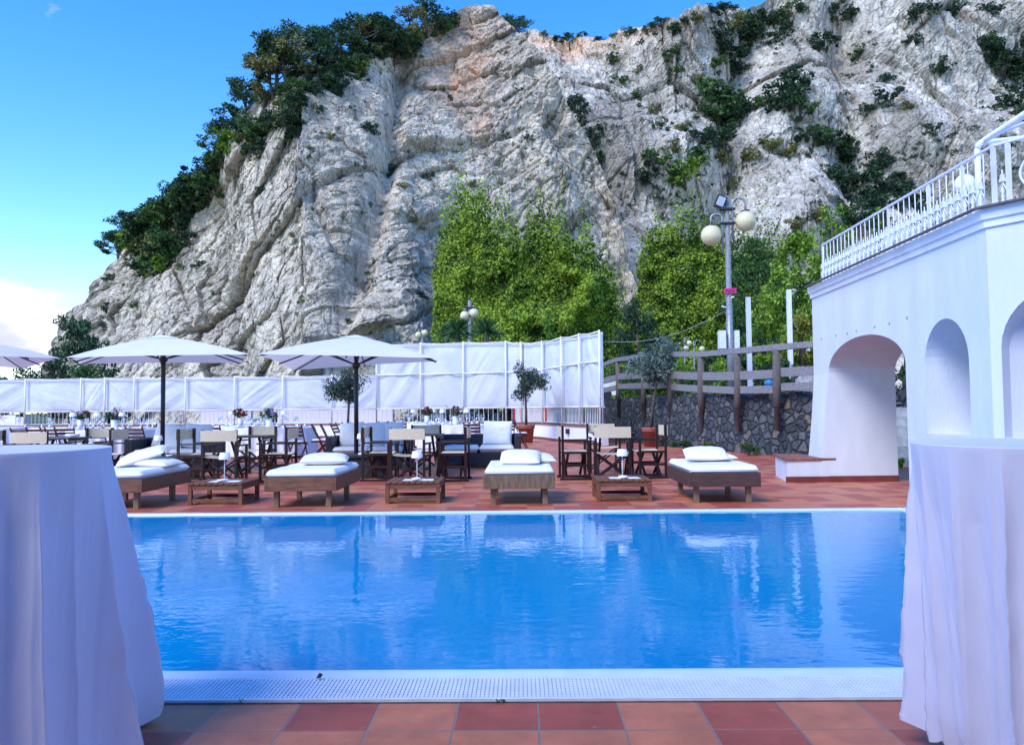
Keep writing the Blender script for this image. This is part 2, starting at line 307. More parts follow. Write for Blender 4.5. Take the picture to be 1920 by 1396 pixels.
for u0, u1, v0, v1 in ((U0-.3, U1+.3, V1+.055, V1+.11), (U1+.09, U1+.31, V0, V1+.05)): quad(m, u0, u1, v0, v1, -.003 if v1 < V1+.06 else .004)
struct(m.build('pool_coping', mat('coping_white', (.68, .70, .74), .5, .1, 9)))
# overflow grating: slats across the gutter
gr = MB(); gd = MB(); Z0, Z1 = 3.256, 3.508
Mx = Matrix.Rotation(PA, 4, 'Z')
u = -2.3
while u < 2.4:
    gr.box(u-.0062, u+.0062, Z0, Z1, -.02, .004, Mx); u += .018
for k in range(9):
    v = Z0+.012+k*(Z1-Z0-.024)/8; gr.box(-2.35, 2.4, v-.0065, v+.0065, -.014, .0015, Mx)
g = tag(gr.build('gutter_grating', mat('grating_plastic', (.66, .72, .80), .45, .08, 9)), 'white slatted plastic overflow grating along the near pool edge', 'grating')
gd.add([pool(-9, 3.24, -.035), pool(5, 3.24, -.035), pool(5, 3.52, -.035), pool(-9, 3.52, -.035)], [(0, 1, 2, 3)]); struct(gd.build('gutter_channel', mat('gutter', (.26, .38, .52), .4, .2)))
m = MB(); m.add([(.0, .0, .0), (.022, 0, .002), (.03, .012, .014), (.008, .018, .006), (.014, .01, .022)], [(0, 1, 4), (1, 2, 4), (2, 3, 4), (3, 0, 4), (0, 3, 2, 1)])
tag(m.build('dead_leaf', mat('dead_leaf', (.05, .02, .015), .8), loc=G(592, 1271, .012)), 'small dark curled dead leaf on the white pool edge', 'leaf')
m = MB(); m.add([pool(-2.6, 3.212, .003), pool(2.6, 3.212, .003), pool(2.6, 3.2205, .004), pool(-2.6, 3.2205, .004)], [(0, 1, 2, 3)]); struct(m.build('grout_joint', mat('grime', (.03, .03, .028), .9, .6, 30, col2=(.16, .13, .12))))
for k, px_ in enumerate((452, 937)):
    g0 = G(px_, 1315, .004); V, Fc = leaves(np.array([[0, 0, .006], [.012, 0, .005], [-.01, 0, .004]]), .010, 8, .016, .005); tag(npmesh('weed', V, Fc, leafmat('weed_green', (.02, .05, .01), (.08, .16, .03), 20), loc=g0), ('tiny weed sprouting from the joint below the grating, leftmost', 'tiny weed sprouting from the joint below the grating near the middle', 'tiny weed sprouting from the joint below the grating, rightmost', 'tiny weed just left of the rightmost one below the grating')[k], 'weed', 'weeds in the grating joint')
# ------------------------------------------------------------------ cliffs
def rock_mat(name, warm):
    m = bpy.data.materials.new(name); m.use_nodes = True; N, L = nodes_of(m); b = N['Principled BSDF']; b.inputs['Roughness'].default_value = .9; b.inputs['Specular IOR Level'].default_value = .15
    g = N.new('ShaderNodeNewGeometry'); pos = g.outputs['Position']
    def noise(sc, det, ro=.6, stretch=None, rot=None, dist=0):
        src = pos
        if stretch or rot:
            mp = N.new('ShaderNodeMapping'); mp.inputs['Scale'].default_value = stretch or (1, 1, 1); mp.inputs['Rotation'].default_value = rot or (0, 0, 0); L.new(pos, mp.inputs[0]); src = mp.outputs[0]
        n = N.new('ShaderNodeTexNoise'); n.inputs['Scale'].default_value = sc; n.inputs['Detail'].default_value = det; n.inputs['Roughness'].default_value = ro; n.inputs['Distortion'].default_value = dist; L.new(src, n.inputs['Vector']); return n.outputs['Fac']
    def ramp(f, a, b_, ca, cb):
        r = N.new('ShaderNodeValToRGB'); r.color_ramp.elements[0].position = a; r.color_ramp.elements[1].position = b_; r.color_ramp.elements[0].color = (*ca, 1); r.color_ramp.elements[1].color = (*cb, 1); L.new(f, r.inputs[0]); return r.outputs[0]
    def mix(f, a, b_, mode='MIX'):
        x = N.new('ShaderNodeMix'); x.data_type = 'RGBA'; x.blend_type = mode
        if isinstance(f, float): x.inputs['Factor'].default_value = f
        else: L.new(f, x.inputs['Factor'])
        for s_, v in (('A', a), ('B', b_)):
            if isinstance(v, tuple): x.inputs[s_].default_value = (*v, 1)
            else: L.new(v, x.inputs[s_])
        return x.outputs['Result']
    rot = (0, R(35), 0) if warm else (0, R(8), 0)
    base = ramp(noise(.35, 12, .72, None, rot, .6), .36, .60, (.48, .42, .35) if warm else (.46, .425, .38), (.90, .79, .63) if warm else (.86, .80, .70))
    strk = ramp(noise(.22, 10, .7, (1.6, 1, .42), rot, .8), .38, .56, (0, 0, 0), (1, 1, 1))
    c = mix(ramp(noise(.8, 9, .7, (1.7, 1, .35), rot, .5), .36, .47, (.8, .8, .8), (0, 0, 0)), base, (.10, .09, .08))
    c = mix(ramp(noise(.07, 9, .72, (1.2, 1, .55), rot, .6), .47, .60, (0, 0, 0), (.75, .75, .75)), c, (.30, .265, .22))
    # rust stains
    c = mix(ramp(noise(.09, 8, .7, (1.5, 1, .5), None, .5), .60, .74, (0, 0, 0), (.55, .55, .55)), c, (.40, .24, .13))
    at = N.new('ShaderNodeAttribute'); at.attribute_name = 'sunlit_stain'; nn = ramp(noise(.3, 8, .7, (1.6, 1, .4)), .35, .6, (.15, .15, .15), (1, 1, 1))
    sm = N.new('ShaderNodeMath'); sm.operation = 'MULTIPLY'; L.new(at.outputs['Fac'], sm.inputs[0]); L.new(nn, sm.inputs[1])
    c = mix(sm.outputs[0], c, (.80, .50, .32))  # low sun on the summits painted as orange tint, along with orange staining
    # lichen and low scrub in the joints
    c = mix(ramp(noise(.16, 10, .75), .585, .66, (0, 0, 0), (.8, .8, .8)), c, (.075, .09, .045)) if not warm else mix(ramp(noise(.14, 10, .75), .63, .70, (0, 0, 0), (.7, .7, .7)), c, (.09, .095, .05))
    L.new(c, b.inputs['Base Color'])
    h = N.new('ShaderNodeMath'); L.new(noise(1.3, 12, .75, (1.5, 1, .6), rot, .4), h.inputs[0]); vo = N.new('ShaderNodeTexVoronoi'); vo.feature = 'DISTANCE_TO_EDGE'; vo.inputs['Scale'].default_value = .75
    wn = N.new('ShaderNodeTexNoise'); wn.inputs['Scale'].default_value = .5; wn.inputs['Detail'].default_value = 6; L.new(pos, wn.inputs['Vector']); wm = N.new('ShaderNodeVectorMath'); wm.operation = 'MULTIPLY_ADD'; wm.inputs[1].default_value = (2.5, 2.5, 2.5); L.new(wn.outputs['Color'], wm.inputs[0]); L.new(pos, wm.inputs[2]); L.new(wm.outputs[0], vo.inputs['Vector'])
    vr = N.new('ShaderNodeMapRange'); vr.inputs['From Max'].default_value = .09; vr.inputs['To Max'].default_value = .35; L.new(vo.outputs['Distance'], vr.inputs[0]); L.new(vr.outputs[0], h.inputs[1])
    bp = N.new('ShaderNodeBump'); bp.inputs['Strength'].default_value = 1; bp.inputs['Distance'].default_value = .45; L.new(h.outputs[0], bp.inputs['Height']); L.new(bp.outputs[0], b.inputs['Normal'])
    return m
def interp(pts, x): return np.interp(x, [p[0] for p in pts], [p[1] for p in pts])
A_TOP = [(120, 735), (150, 665), (175, 600), (200, 545), (225, 480), (255, 440), (300, 385), (360, 320), (430, 262), (500, 205), (560, 150), (630, 105), (700, 75), (760, 48), (835, 4), (870, -14), (920, -12), (945, 12), (985, 60), (1020, 115), (1070, 200), (1110, 260), (1140, 330), (1135, 330), (1158, 420), (1168, 500), (1185, 580), (1215, 700)]
A_TOP = [p for p in A_TOP if p != (1135, 330)]
B_TOP = [(820, 60), (960, 40), (985, 45), (1060, 48), (1150, 60), (1200, 52), (1250, 48), (1320, 22), (1400, -8), (1500, -40), (2300, -120)]
def Adepth(px, t):
    d0 = 62+np.where(px < 560, ((560-px)/400.)**2*34, ((px-560)/640.)**2*20); return d0/(1-.52*t*(1+0*px))
def Bdepth(px, t):
    d0 = 92+((px-1500)/500.)**2*8-12*np.exp(-((px-1320)/130.)**2)*(t < .9)*0; return d0/(1-.50*t)
def tant(px, py):     # elevation tangent of image row py at column px
    return (765+.0091*(960-px)-py)/F*(1+.0)
def make_cliff(name, top, x0, x1, nu, nv, depth, seed, warm, rough_top):
    px = np.linspace(x0, x1, nu); topy = interp(top, px)+rough_top*fbm(px/26., px*0, seed, 5)*2.; tt = (765+.0091*(960-px)-topy)/F
    s = np.linspace(0, 1, nv)[:, None]; t = -.03+(tt[None, :]+.03)*s; pxx = np.broadcast_to(px[None, :], t.shape)
    D = depth(pxx, t); X = (pxx-CX)/F*D; Z = CAMZ+t*D
    if warm: a, b_ = X*.80+Z*.60, -X*.60+Z*.80         # joints dip to the lower left
    else: a, b_ = X*.97+Z*.24, -X*.24+Z*.97
    wx = 4.5*fbm(X/16, Z/16, seed+50, 6); wz = 4.5*fbm(X/16+9, Z/16, seed+60, 6); a = a+wx; b_ = b_+wz
    d = np.zeros_like(D)
    for sc, el, amp, sd in ((13, 1.7, 2.6, 1), (5.5, 1.8, 1.25, 11), (2.3, 1.7, .50, 21), (1.0, 1.5, .22, 31)):
        p_, q_ = (b_, a) if warm else (a, b_)
        v, e = facet(p_/sc, q_/(sc*el), seed+sd, .9, .55); d += amp*(v-(.20*np.exp(-(e/.04)**2) if sc > 3 else .55*np.exp(-(e/.05)**2)))
    d += 3.0*fbm(X/18, Z/30, seed+90, 5)
    rid = lambda q, k: 1-2*np.abs(fbm(a/q, b_/(q*(1.5 if not warm else .8)), k, 5))*1.6
    d += .95*rid(6.5, seed+70)*(.4+vnoise(X/15, Z/15, seed+71))+.6*rid(2.6, seed+72)+.4*rid(1.1, seed+73)
    fade = np.clip((1-s)*nv/6., 0, 1)
    if not warm:     # broad gullies and ledges of the far face
        d += -7*np.exp(-((pxx-1330-(500-(765-t*F))*.22)/70.)**2)*(t > .12)-5*np.exp(-((pxx-1620)/50.)**2)+2.5*np.sin((t*F)/38.+np.sin(pxx/90.)*1.6)*np.clip(t*5, 0, 1)
    else: d += 3.5*np.sin(pxx/95.+t*5)-2.2*np.exp(-((pxx-690+ (t*F-200)*-.15)/16.)**2)
    d = d*(.35+.65*fade); D2 = D-d
    X2 = X+.25*d*np.sin(pxx/37.); Y2 = D2; Z2 = CAMZ+t*D+.22*d
    V = [np.stack([X2, Y2, Z2], 2)]
    last = V[0][-1]                                       # carry the hill on behind its crest
    nb = 14
    for k in range(1, nb+1):
        q = k/nb; row = last.copy(); row[:, 1] += q*q*60+q*8; row[:, 2] -= q*q*(row[:, 2]*.6+8)-1.2*np.sin(q*3)+fbm(px/20., px*0+k, seed, 3); row[:, 0] *= (1+.4*q*q); V.append(row[None])
    V = np.concatenate(V, 0).reshape(-1, 3)
    o = npmesh(name, V, gridfaces(nu, nv+nb), rock_mat(name+'_rock', warm))
    st = np.zeros((nv+nb, nu), np.float32); py = 765-t*F  # mask of the orange patches that carry the painted summit sunlight
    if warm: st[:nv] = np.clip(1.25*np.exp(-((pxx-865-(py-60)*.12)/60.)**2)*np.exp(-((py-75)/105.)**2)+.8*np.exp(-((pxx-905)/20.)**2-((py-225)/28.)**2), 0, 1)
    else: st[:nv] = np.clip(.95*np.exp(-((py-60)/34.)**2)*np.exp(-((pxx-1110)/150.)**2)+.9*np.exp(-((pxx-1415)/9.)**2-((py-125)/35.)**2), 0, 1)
    at = o.data.attributes.new('sunlit_stain', 'FLOAT', 'POINT'); at.data.foreach_set('value', st.ravel()); return struct(o)
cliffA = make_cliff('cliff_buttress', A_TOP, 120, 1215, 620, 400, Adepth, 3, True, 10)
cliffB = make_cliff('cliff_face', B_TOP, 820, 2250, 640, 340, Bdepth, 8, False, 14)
from mathutils.bvhtree import BVHTree
def tree_of(o): me = o.data; v = np.empty(len(me.vertices)*3, np.float32); me.vertices.foreach_get('co', v); l = np.empty(len(me.loops), np.int32); me.loops.foreach_get('vertex_index', l); return BVHTree.FromPolygons(v.reshape(-1, 3).tolist(), l.reshape(-1, 4).tolist())
bvA, bvB = tree_of(cliffA), tree_of(cliffB)
def hit(bv, px, py):
    for k in range(60):
        v = ray(px, py+k*2).normalized(); h = bv.ray_cast(Vector((0, 0, CAMZ)), v)
        if h[0] is not None: return h[0]
    return P(px, py, 90)
def onA(px, py, off=0): p = hit(bvA, px, py); return p, p.y
def onB(px, py, off=0): p = hit(bvB, px, py); return p, p.y
# ------------------------------------------------------------------ white arcaded building
FX0, FS = 4.51, .04
def fac(Y, z=0, off=0): return Vector((FX0+FS*Y+off, Y, z))
def arch_pts(y0, y1, zb, zs, zc, n=14, flare=0):
    cy = (y0+y1)/2; a = (y1-y0)/2; p = [(y0, zb), (y0, zs)]
    for k in range(1, n): t = math.pi*k/n; p.append((cy-a*math.cos(t), zs+(zc-zs)*math.sin(t)))
    p += [(y1, zs), (y1, zb)]; return p
bld = thing('arcade_building', 'white plastered building with arched openings and a roof terrace to the right of the pool', 'building', (0, 0, 0))
stucco = mat('white_stucco', (.66, .70, .78), .8, .07, 1.6, .25, 30, stretch=(1.5, 1.5, .5), detail=10)
def prism(mb, outer, holes, f3, th):
    """outline with holes in (s, z); f3(s, z, depth 0..th)"""
    polys = [[Vector((s, z, 0)) for s, z in outer]]+[[Vector((s, z, 0)) for s, z in h] for h in holes]; flat = [p for q in polys for p in q]
    tri = geometry.tessellate_polygon(polys); n = len(flat)
    mb.add([f3(p.x, p.y, 0) for p in flat]+[f3(p.x, p.y, th) for p in flat], [tuple(t) for t in tri]+[tuple(i+n for i in t)[::-1] for t in tri])
    for q in polys:
        vs = [f3(p.x, p.y, 0) for p in q]+[f3(p.x, p.y, th) for p in q]; k = len(q); mb.add(vs, [(i, (i+1) % k, k+(i+1) % k, k+i) for i in range(k)], False)
YF, YC = 12.86, 7.77
door = arch_pts(9.6, 12.2, 0, 1.72, 2.18, 20)
niche = arch_pts(8.17, 9.12, .86, 1.66, 2.16, 16)
outer = [(YC, 0)]+door+[(YF, 0), (YF, .5), (YF, 1.0), (YF, 1.7), (YF, 3.0), (YC, 3.0)]
def f_main(s, z, d):
    fl = 0
    if s > 11.3 and d < .5: fl = .17*max(0, 1-z/1.75)**1.3        # the far pier leans out towards its foot
    return Vector((FX0+FS*s+d-fl, s, z))
m = MB(); prism(m, outer, [niche], f_main, 1.05); wl = m.build('wall', stucco, bld)
# chamfered face nearer the camera
c0 = fac(YC); dr = Vector((.54, -.84, 0)).normalized(); nr = Vector((.84, .54, 0)).normalized()
m = MB(); prism(m, [(0.0, 0), (3.6, 0), (3.6, 3.0), (0, 3.0)], [arch_pts(.10, 1.25, .86, 1.75, 2.33, 16)], lambda s, z, d: c0+dr*(s+.002)+nr*d+Vector((0, 0, z)), .9)
tag(m.build('wall', stucco, bld), 'angled white wall face nearest the camera')
# far return, back wall and roof
m = MB(); rf = [fac(YF, 3, -.02), fac(YC, 3, -.02), c0+dr*3.6+Vector((-.02, 0, 3)), Vector((13, 4.5, 3)), Vector((13, YF, 3))]
m.add([v+Vector((.06, 0, .003)) for v in rf]+[v+Vector((.06, 0, .17)) for v in rf], [(0, 1, 2, 3, 4), (5, 9, 8, 7, 6)]+[(i, (i+1) % 5, 5+(i+1) % 5, 5+i) for i in range(5)]); m.build('roof_slab', stucco, bld)
m = MB()
prof = [(.0, 2.98), (.022, 2.982), (.026, 3.02), (.028, 3.055), (.05, 3.06), (.058, 3.10), (.06, 3.165), (-.25, 3.172)]
path = [(fac(YF+.02), Vector((-1, 0.25, 0))), (fac(YC), Vector((-1, -.25, 0))), (c0+dr*3.6, Vector((-.84, -.54, 0)))]
vsx = []
for p, n_ in path:
    for o_, z in prof: vsx.append(Vector((p.x+n_.x*o_, p.y+n_.y*o_, z)))
k = len(prof); m.add(vsx, [(i*k+j, i*k+j+1, (i+1)*k+j+1, (i+1)*k+j) for i in range(2) for j in range(k-1)])
m.add([fac(YF+.02, z, -o_) for o_, z in prof], [tuple(range(k))])
m.build('cornice', mat('cornice_white', (.76, .79, .85), .7, .1, 3, .1, 30), bld)
m = MB(); e0 = fac(YF, 3.178, -.10); e1 = fac(YC, 3.178, -.10); e2 = c0+dr*3.6+Vector((-.09, -.05, 3.178))
m.beam(e0, e1, .05, .016); m.beam(e1, e2, .07, .02); m.build('edge_flashing', mat('flashing', (.12, .11, .12), .7, .4, 20), bld)
m = MB(); m.box(4.965, 6.04, 12.165, 12.2, 0, .095); m.box(4.28, 4.964, 12.17, 12.2, 0, .09); m.build('plinth', dark_plinth, bld)
m = MB()
for px, y in ((1541, 635), (1568, 629), (1589, 625), (1606, 620), (1640, 613), (1668, 606), (1701, 595)):
    v = ray(px, y); Y = FX0/(v.x-FS); p = P(px, y, Y); m.box(p.x-.007, p.x-.002, p.y-.02, p.y+.02, p.z-.012, p.z+.012)
tag(m.build('wall_fixing', mat('fixing', (.35, .35, .4), .6), bld), 'row of small rusty fixings above the arch')
# unseen hotel front added behind the camera to shade this end of the pool
ht = thing('added_shade_hotel', 'unseen white hotel front added to shade the near pool end', 'building', (0, 0, 0)); hp = [[(-16, 0), (10, 0), (10, 5.6), (-16, 5.6)], [[(x, .9), (x+1.3, .9), (x+1.3, 2.3), (x, 2.3)] for x in range(-14, 9, 4)]+[[(x, 3.4), (x+1.3, 3.4), (x+1.3, 4.9), (x, 4.9)] for x in range(-14, 9, 4)]]
m = MB(); prism(m, hp[0], hp[1], lambda s, z, d: Vector((s, -2.2-d, z)), .4); m.build('wall', mat('shade_hotel_stucco', (.6, .58, .6), .8, .1, 2), ht)
m = MB(); m.box(-15.9, 9.9, -2.55, -2.5, .1, 5.5); m.build('window', mat('shade_hotel_glass', (.05, .06, .07), .1), ht); m = MB(); m.box(-16.2, 10.2, -3.2, -1.9, 5.601, 5.8); m.build('roof', brick_cap, ht)
# bench
bn = thing('bench', 'low white masonry bench with worn brick top at the foot of the arched building', 'bench')
m = MB(); q = [Vector((4.31, 12.21, 0)), Vector((4.93, 12.21, 0)), Vector((4.95, 13.4, 0)), Vector((4.53, 13.4, 0))]
m.add(q+[v+Vector((0, 0, .335)) for v in q], [(3, 2, 1, 0), (4, 5, 6, 7), (0, 1, 5, 4), (1, 2, 6, 5), (2, 3, 7, 6), (3, 0, 4, 7)]); m.build('base', stucco, bn)
m = MB(); q = [Vector((4.27, 12.18, 0)), Vector((5.08, 12.196, 0)), Vector((4.90, 13.42, 0)), Vector((4.50, 13.42, 0))]
m.add([v+Vector((0, 0, .338)) for v in q]+[v+Vector((0, 0, .375)) for v in q], [(3, 2, 1, 0), (4, 5, 6, 7), (0, 1, 5, 4), (1, 2, 6, 5), (2, 3, 7, 6), (3, 0, 4, 7)]); m.build('seat', brick_cap, bn, .006)
# steps seen through the arch
st = thing('stone_steps', 'pale outdoor steps climbing behind the arch', 'steps')
for k in range(6):
    m = MB(); m.box(7.0, 9.6, 15.0+.32*k, 15.32+.32*k+.02, 0 if k == 0 else .19*k-.1, .19*(k+1)); m.build('step', mat('step_stone', (.36, .38, .40), .8, .3, 6), st)
# terrace balustrade -------------------------------------------------
rail = thing('terrace_railing', 'white wrought iron railing with ornamental balusters round the roof terrace', 'railing')
RS = .16
def rp(Y, z): return fac(Y, z, RS)
cB = fac(YC+.1, 0, RS); dB = dr
def seg(mb, z, r):
    mb.beam(rp(YF-.12, z), rp(YC+.1, z), r*1.6, r); mb.beam(cB+Vector((0, 0, z)), cB+dB*3.3+Vector((0, 0, z)), r*1.6, r)
ZT, ZB = 3.86, 3.24
m = MB(); seg(m, ZT, .02); m.build('top_rail', white_metal, rail)
m = MB(); seg(m, ZB, .014); m.build('bottom_rail', rusty_white, rail)
def baluster_mesh(fancy):
    m = MB(); m.tube([(0, 0, 0), (0, 0, ZT-ZB)], .009, 6)
    return m
b0 = None; n = 0; Y = YF-.16; cols = []
while Y > YC+.2: cols.append((rp(Y, ZB), 0)); Y -= .15
s_ = .12
while s_ < 1.0: cols.append((cB+dB*s_+Vector((0, 0, ZB)), 1)); s_ += 9
bar = None; orn = None
dirF = Vector((FS, 1, 0)).normalized()
for i, (p, _) in enumerate(cols):
    if bar is None:
        m = MB(); m.tube([(0, 0, 0), (0, 0, ZT-ZB)], .0065, 6); bar = m.build('baluster', white_metal, rail)
        m = MB()   # lance shaped ornament, alternating with arms that rise to it
        m.lathe([(.004, .0), (.022, .03), (.008, .06), (.02, .085), (.010, .11), (.024, .135), (.005, .19), (.001, .21)], 8, (0, .075, 0))
        m.tube([(0, .075, .24), (0, .055, .20), (0, .012, .15), (0, 0, .10)], .008, 5); m.tube([(0, .075, .24), (0, .095, .20), (0, .138, .15), (0, .15, .10)], .008, 5); m.box(-.022, .022, .050, .100, .235, .265); m.box(-.016, .016, .058, .092, .265, .31); m.tube([(0, .075, .24), (0, .075, .36)], .007, 5)
        orn = m.build('ornament', white_metal, rail)
        bar.location = p; orn.location = p; orn.rotation_euler[2] = -FS
    else:
        b = bar.copy(); C.objects.link(b); b.parent = rail; b.location = p
        b = orn.copy(); C.objects.link(b); b.parent = rail; b.location = p
for Y in (YF-.12, 11.5, 10.3, 9.2, 8.45): m = MB(); m.box(rp(Y, 0).x-.012, rp(Y, 0).x+.012, Y-.016, Y+.016, 3.17, ZT); m.build('post', rusty_white, rail)
for j, (x_, y_) in enumerate(((rp(YC+.1, 0).x, YC+.1), ((cB+dB*.14).x, (cB+dB*.14).y))):
    m = MB(); m.box(x_-.019, x_+.019, y_-.019, y_+.019, 3.17, ZT+.02); m.build('post', rusty_white, rail)
m = MB()   # scrolled panel on the angled side
def onB2(s, z): return cB+dB*s+Vector((0, 0, z))
for cx in (.42, 1.0):
    for sg in (-1, 1):
        pts = [onB2(cx+sg*(.015+.16*math.sin(t*math.pi*.95)), ZB+.03+t*.44) for t in [k/12 for k in range(13)]]; pts += [onB2(cx+sg*(.03+.05*math.sin(a)), ZB+.50-.04*math.cos(a)) for a in (0.4, 1.2, 2.0)]
        m.tube(pts, .013, 6)
    m.tube([onB2(cx, ZB), onB2(cx, ZT)], .014, 6); m.lathe([(.005, 0), (.03, .04), (.012, .08), (.028, .12), (.004, .2)], 8, onB2(cx, ZB+.01)); m.lathe([(.005, 0), (.035, .03), (.012, .06), (.03, .09), (.004, .14)], 8, onB2(cx, ZB+.42))
m.build('scroll_panel', white_metal, rail)
# pergola of white tube
pg = thing('pergola_frame', 'white tubular pergola frame standing on the roof terrace', 'pergola')
pA = P(1832, 270, 9.2); pb_ = Vector((pA.x, pA.y, 3.17))
m = MB(); m.tube([pb_, pA+Vector((0, 0, -.06))], .035, 12); m.build('post', white_metal, pg)
m = MB(); e = P(1960, 190, 7.6); m.tube([pA+Vector((0, 0, -.07)), pA+Vector((.02, 0, -.01)), pA+Vector((.10, -.04, .05)), e], .04, 12); m.build('top_tube', white_metal, pg)
m = MB(); m.tube([P(1838, 268, 9.3), P(1990, 250, 9.6)], .03, 10); m.build('side_tube', white_metal, pg)
m = MB(); m.tube([P(1845, 262, 9.25), P(1960, 215, 8.0)], .02, 8); m.build('cross_tube', white_metal, pg)
gl = thing('terrace_lamp', 'white globe lamp on a short post behind the terrace railing', 'lamp', P(1809, 345, 11.0)*1)
gp = gl.location.copy(); gl.location = (gp.x, gp.y, 3.17); m = MB(); m.sphere((0, 0, gp.z-3.17), .14); m.build('globe', lamp_white, gl)
m = MB(); m.tube([(0, 0, 0), (0, 0, gp.z-3.17-.15)], .03, 8); m.lathe([(.07, gp.z-3.17-.17), (.06, gp.z-3.17-.12)], 12); m.build('post', dark_metal, gl)
# ------------------------------------------------------------------ upper ground, stone wall, wooden fence
WL = [PX(1128, 31), PX(1165, 28.5), PX(1215, 25.6), PX(1290, 22.6), PX(1370, 20.6), PX(1440, 19.3), PX(1500, 18.5), PX(1560, 18.1), PX(1750, 17.6)]
def curve(pts, n):
    out = []
    for i in range(n):
        t = i/(n-1)*(len(pts)-1); k = min(int(t), len(pts)-2); f = t-k; g_ = lambda j: pts[max(0, min(len(pts)-1, j))]
        a, b, c, d = g_(k-1), g_(k), g_(k+1), g_(k+2); out.append(.5*((2*b)+(c-a)*f+(2*a-5*b+4*c-d)*f*f+(3*b-a-3*c+d)*f**3))
    return out
W = curve(WL, 60)
def stone_mat():
    m = bpy.data.materials.new('lava_stone_wall'); m.use_nodes = True; N, L = nodes_of(m); b = N['Principled BSDF']; b.inputs['Roughness'].default_value = .8
    tc = N.new('ShaderNodeTexCoord'); nz = N.new('ShaderNodeTexNoise'); nz.inputs['Scale'].default_value = 4; nz.inputs['Detail'].default_value = 3; L.new(tc.outputs['Object'], nz.inputs['Vector'])
    ma = N.new('ShaderNodeVectorMath'); ma.operation = 'MULTIPLY_ADD'; ma.inputs[1].default_value = (.16, .16, .16); L.new(nz.outputs['Color'], ma.inputs[0]); L.new(tc.outputs['Object'], ma.inputs[2])
    ve = N.new('ShaderNodeTexVoronoi'); ve.feature = 'DISTANCE_TO_EDGE'; ve.inputs['Scale'].default_value = 4.6; L.new(ma.outputs[0], ve.inputs['Vector']); vc = N.new('ShaderNodeTexVoronoi'); vc.inputs['Scale'].default_value = 4.6; L.new(ma.outputs[0], vc.inputs['Vector'])
    sx = N.new('ShaderNodeSeparateColor'); L.new(vc.outputs['Color'], sx.inputs[0])
    r = N.new('ShaderNodeValToRGB'); e = r.color_ramp.elements; e[0].position = 0; e[0].color = (.028, .033, .042, 1); e[1].position = 1; e[1].color = (.17, .12, .09, 1); x = e.new(.6); x.color = (.06, .068, .08, 1); x = e.new(.88); x.color = (.11, .115, .12, 1); L.new(sx.outputs[0], r.inputs[0])
    n2 = N.new('ShaderNodeTexNoise'); n2.inputs['Scale'].default_value = 16; n2.inputs['Detail'].default_value = 7; L.new(tc.outputs['Object'], n2.inputs['Vector'])
    mu = N.new('ShaderNodeMix'); mu.data_type = 'RGBA'; mu.blend_type = 'OVERLAY'; mu.inputs['Factor'].default_value = .8; L.new(r.outputs[0], mu.inputs['A']); L.new(n2.outputs['Fac'], mu.inputs['B'])
    er = N.new('ShaderNodeMapRange'); er.inputs['From Min'].default_value = .015; er.inputs['From Max'].default_value = .06; L.new(ve.outputs['Distance'], er.inputs[0])
    m2 = N.new('ShaderNodeMix'); m2.data_type = 'RGBA'; L.new(er.outputs[0], m2.inputs['Factor']); m2.inputs['A'].default_value = (.03, .035, .04, 1); L.new(mu.outputs['Result'], m2.inputs['B']); L.new(m2.outputs['Result'], b.inputs['Base Color'])
    e2 = N.new('ShaderNodeMapRange'); e2.inputs['From Max'].default_value = .16; L.new(ve.outputs['Distance'], e2.inputs[0]); ad = N.new('ShaderNodeMath'); ad.operation = 'MULTIPLY_ADD'; ad.inputs[1].default_value = .35; L.new(n2.outputs['Fac'], ad.inputs[0]); L.new(e2.outputs[0], ad.inputs[2])
    bp = N.new('ShaderNodeBump'); bp.inputs['Strength'].default_value = 1; bp.inputs['Distance'].default_value = .07; L.new(ad.outputs[0], bp.inputs['Height']); L.new(bp.outputs[0], b.inputs['Normal']); return m
m = MB(); vs_ = []; K = 5
def wtop(i): return 1.50+.05*math.sin(i*.9)+.02*math.sin(i*2.7)
for i, p in enumerate(W):
    t_ = (W[min(i+1, 59)]-W[max(i-1, 0)]).normalized(); n_ = Vector((t_.y, -t_.x, 0));
    if n_.y > 0: n_ = -n_
    z = wtop(i)
    for o_, zz in ((.18, -.05), (.09, .7), (.02, z-.05), (0, z), (-.45, z+.01), (-.45, 0)): vs_.append(Vector((p.x+n_.x*o_, p.y+n_.y*o_, zz)))
m.add(vs_, [(i*6+j, i*6+j+1, (i+1)*6+j+1, (i+1)*6+j) for i in range(59) for j in range(5)]); tag(m.build('stone_wall', stone_mat()), 'curved retaining wall of dark irregular lava stones behind the deck', 'wall')
m = MB(); back = [Vector((p.x-.0, p.y+.44, 1.40)) for p in W]; far_ = [Vector((p.x*2.2+8 if i else 3.2, 140, 3.2)) for i, p in enumerate(W)]; far_[0] = Vector((4.2, 140, 3.2))
m.add(back+far_, [(i, i+1, 61+i, 60+i) for i in range(59)]); m.add([back[0], far_[0], Vector((far_[0].x, 140, -.05)), Vector((back[0].x, back[0].y, -.05))], [(0, 1, 2, 3)])
struct(m.build('upper_ground', mat('gravel_ground', (.16, .15, .13), .9, .4, 1.2, .6, 8, col2=(.06, .085, .035))))
m = MB(); q = curve([PX(1225, 26.6, 1.5), PX(1310, 23.4, 1.5), PX(1400, 21, 1.5), PX(1500, 19.4, 1.5)], 16); cur = [v+Vector((0, 0, .0)) for v in q]
for i in range(15): m.beam(cur[i], cur[i+1], .35, .09)
tag(m.build('brick_kerb', brick_cap), 'low orange brick kerb on top of the stone wall behind the fence', 'kerb')
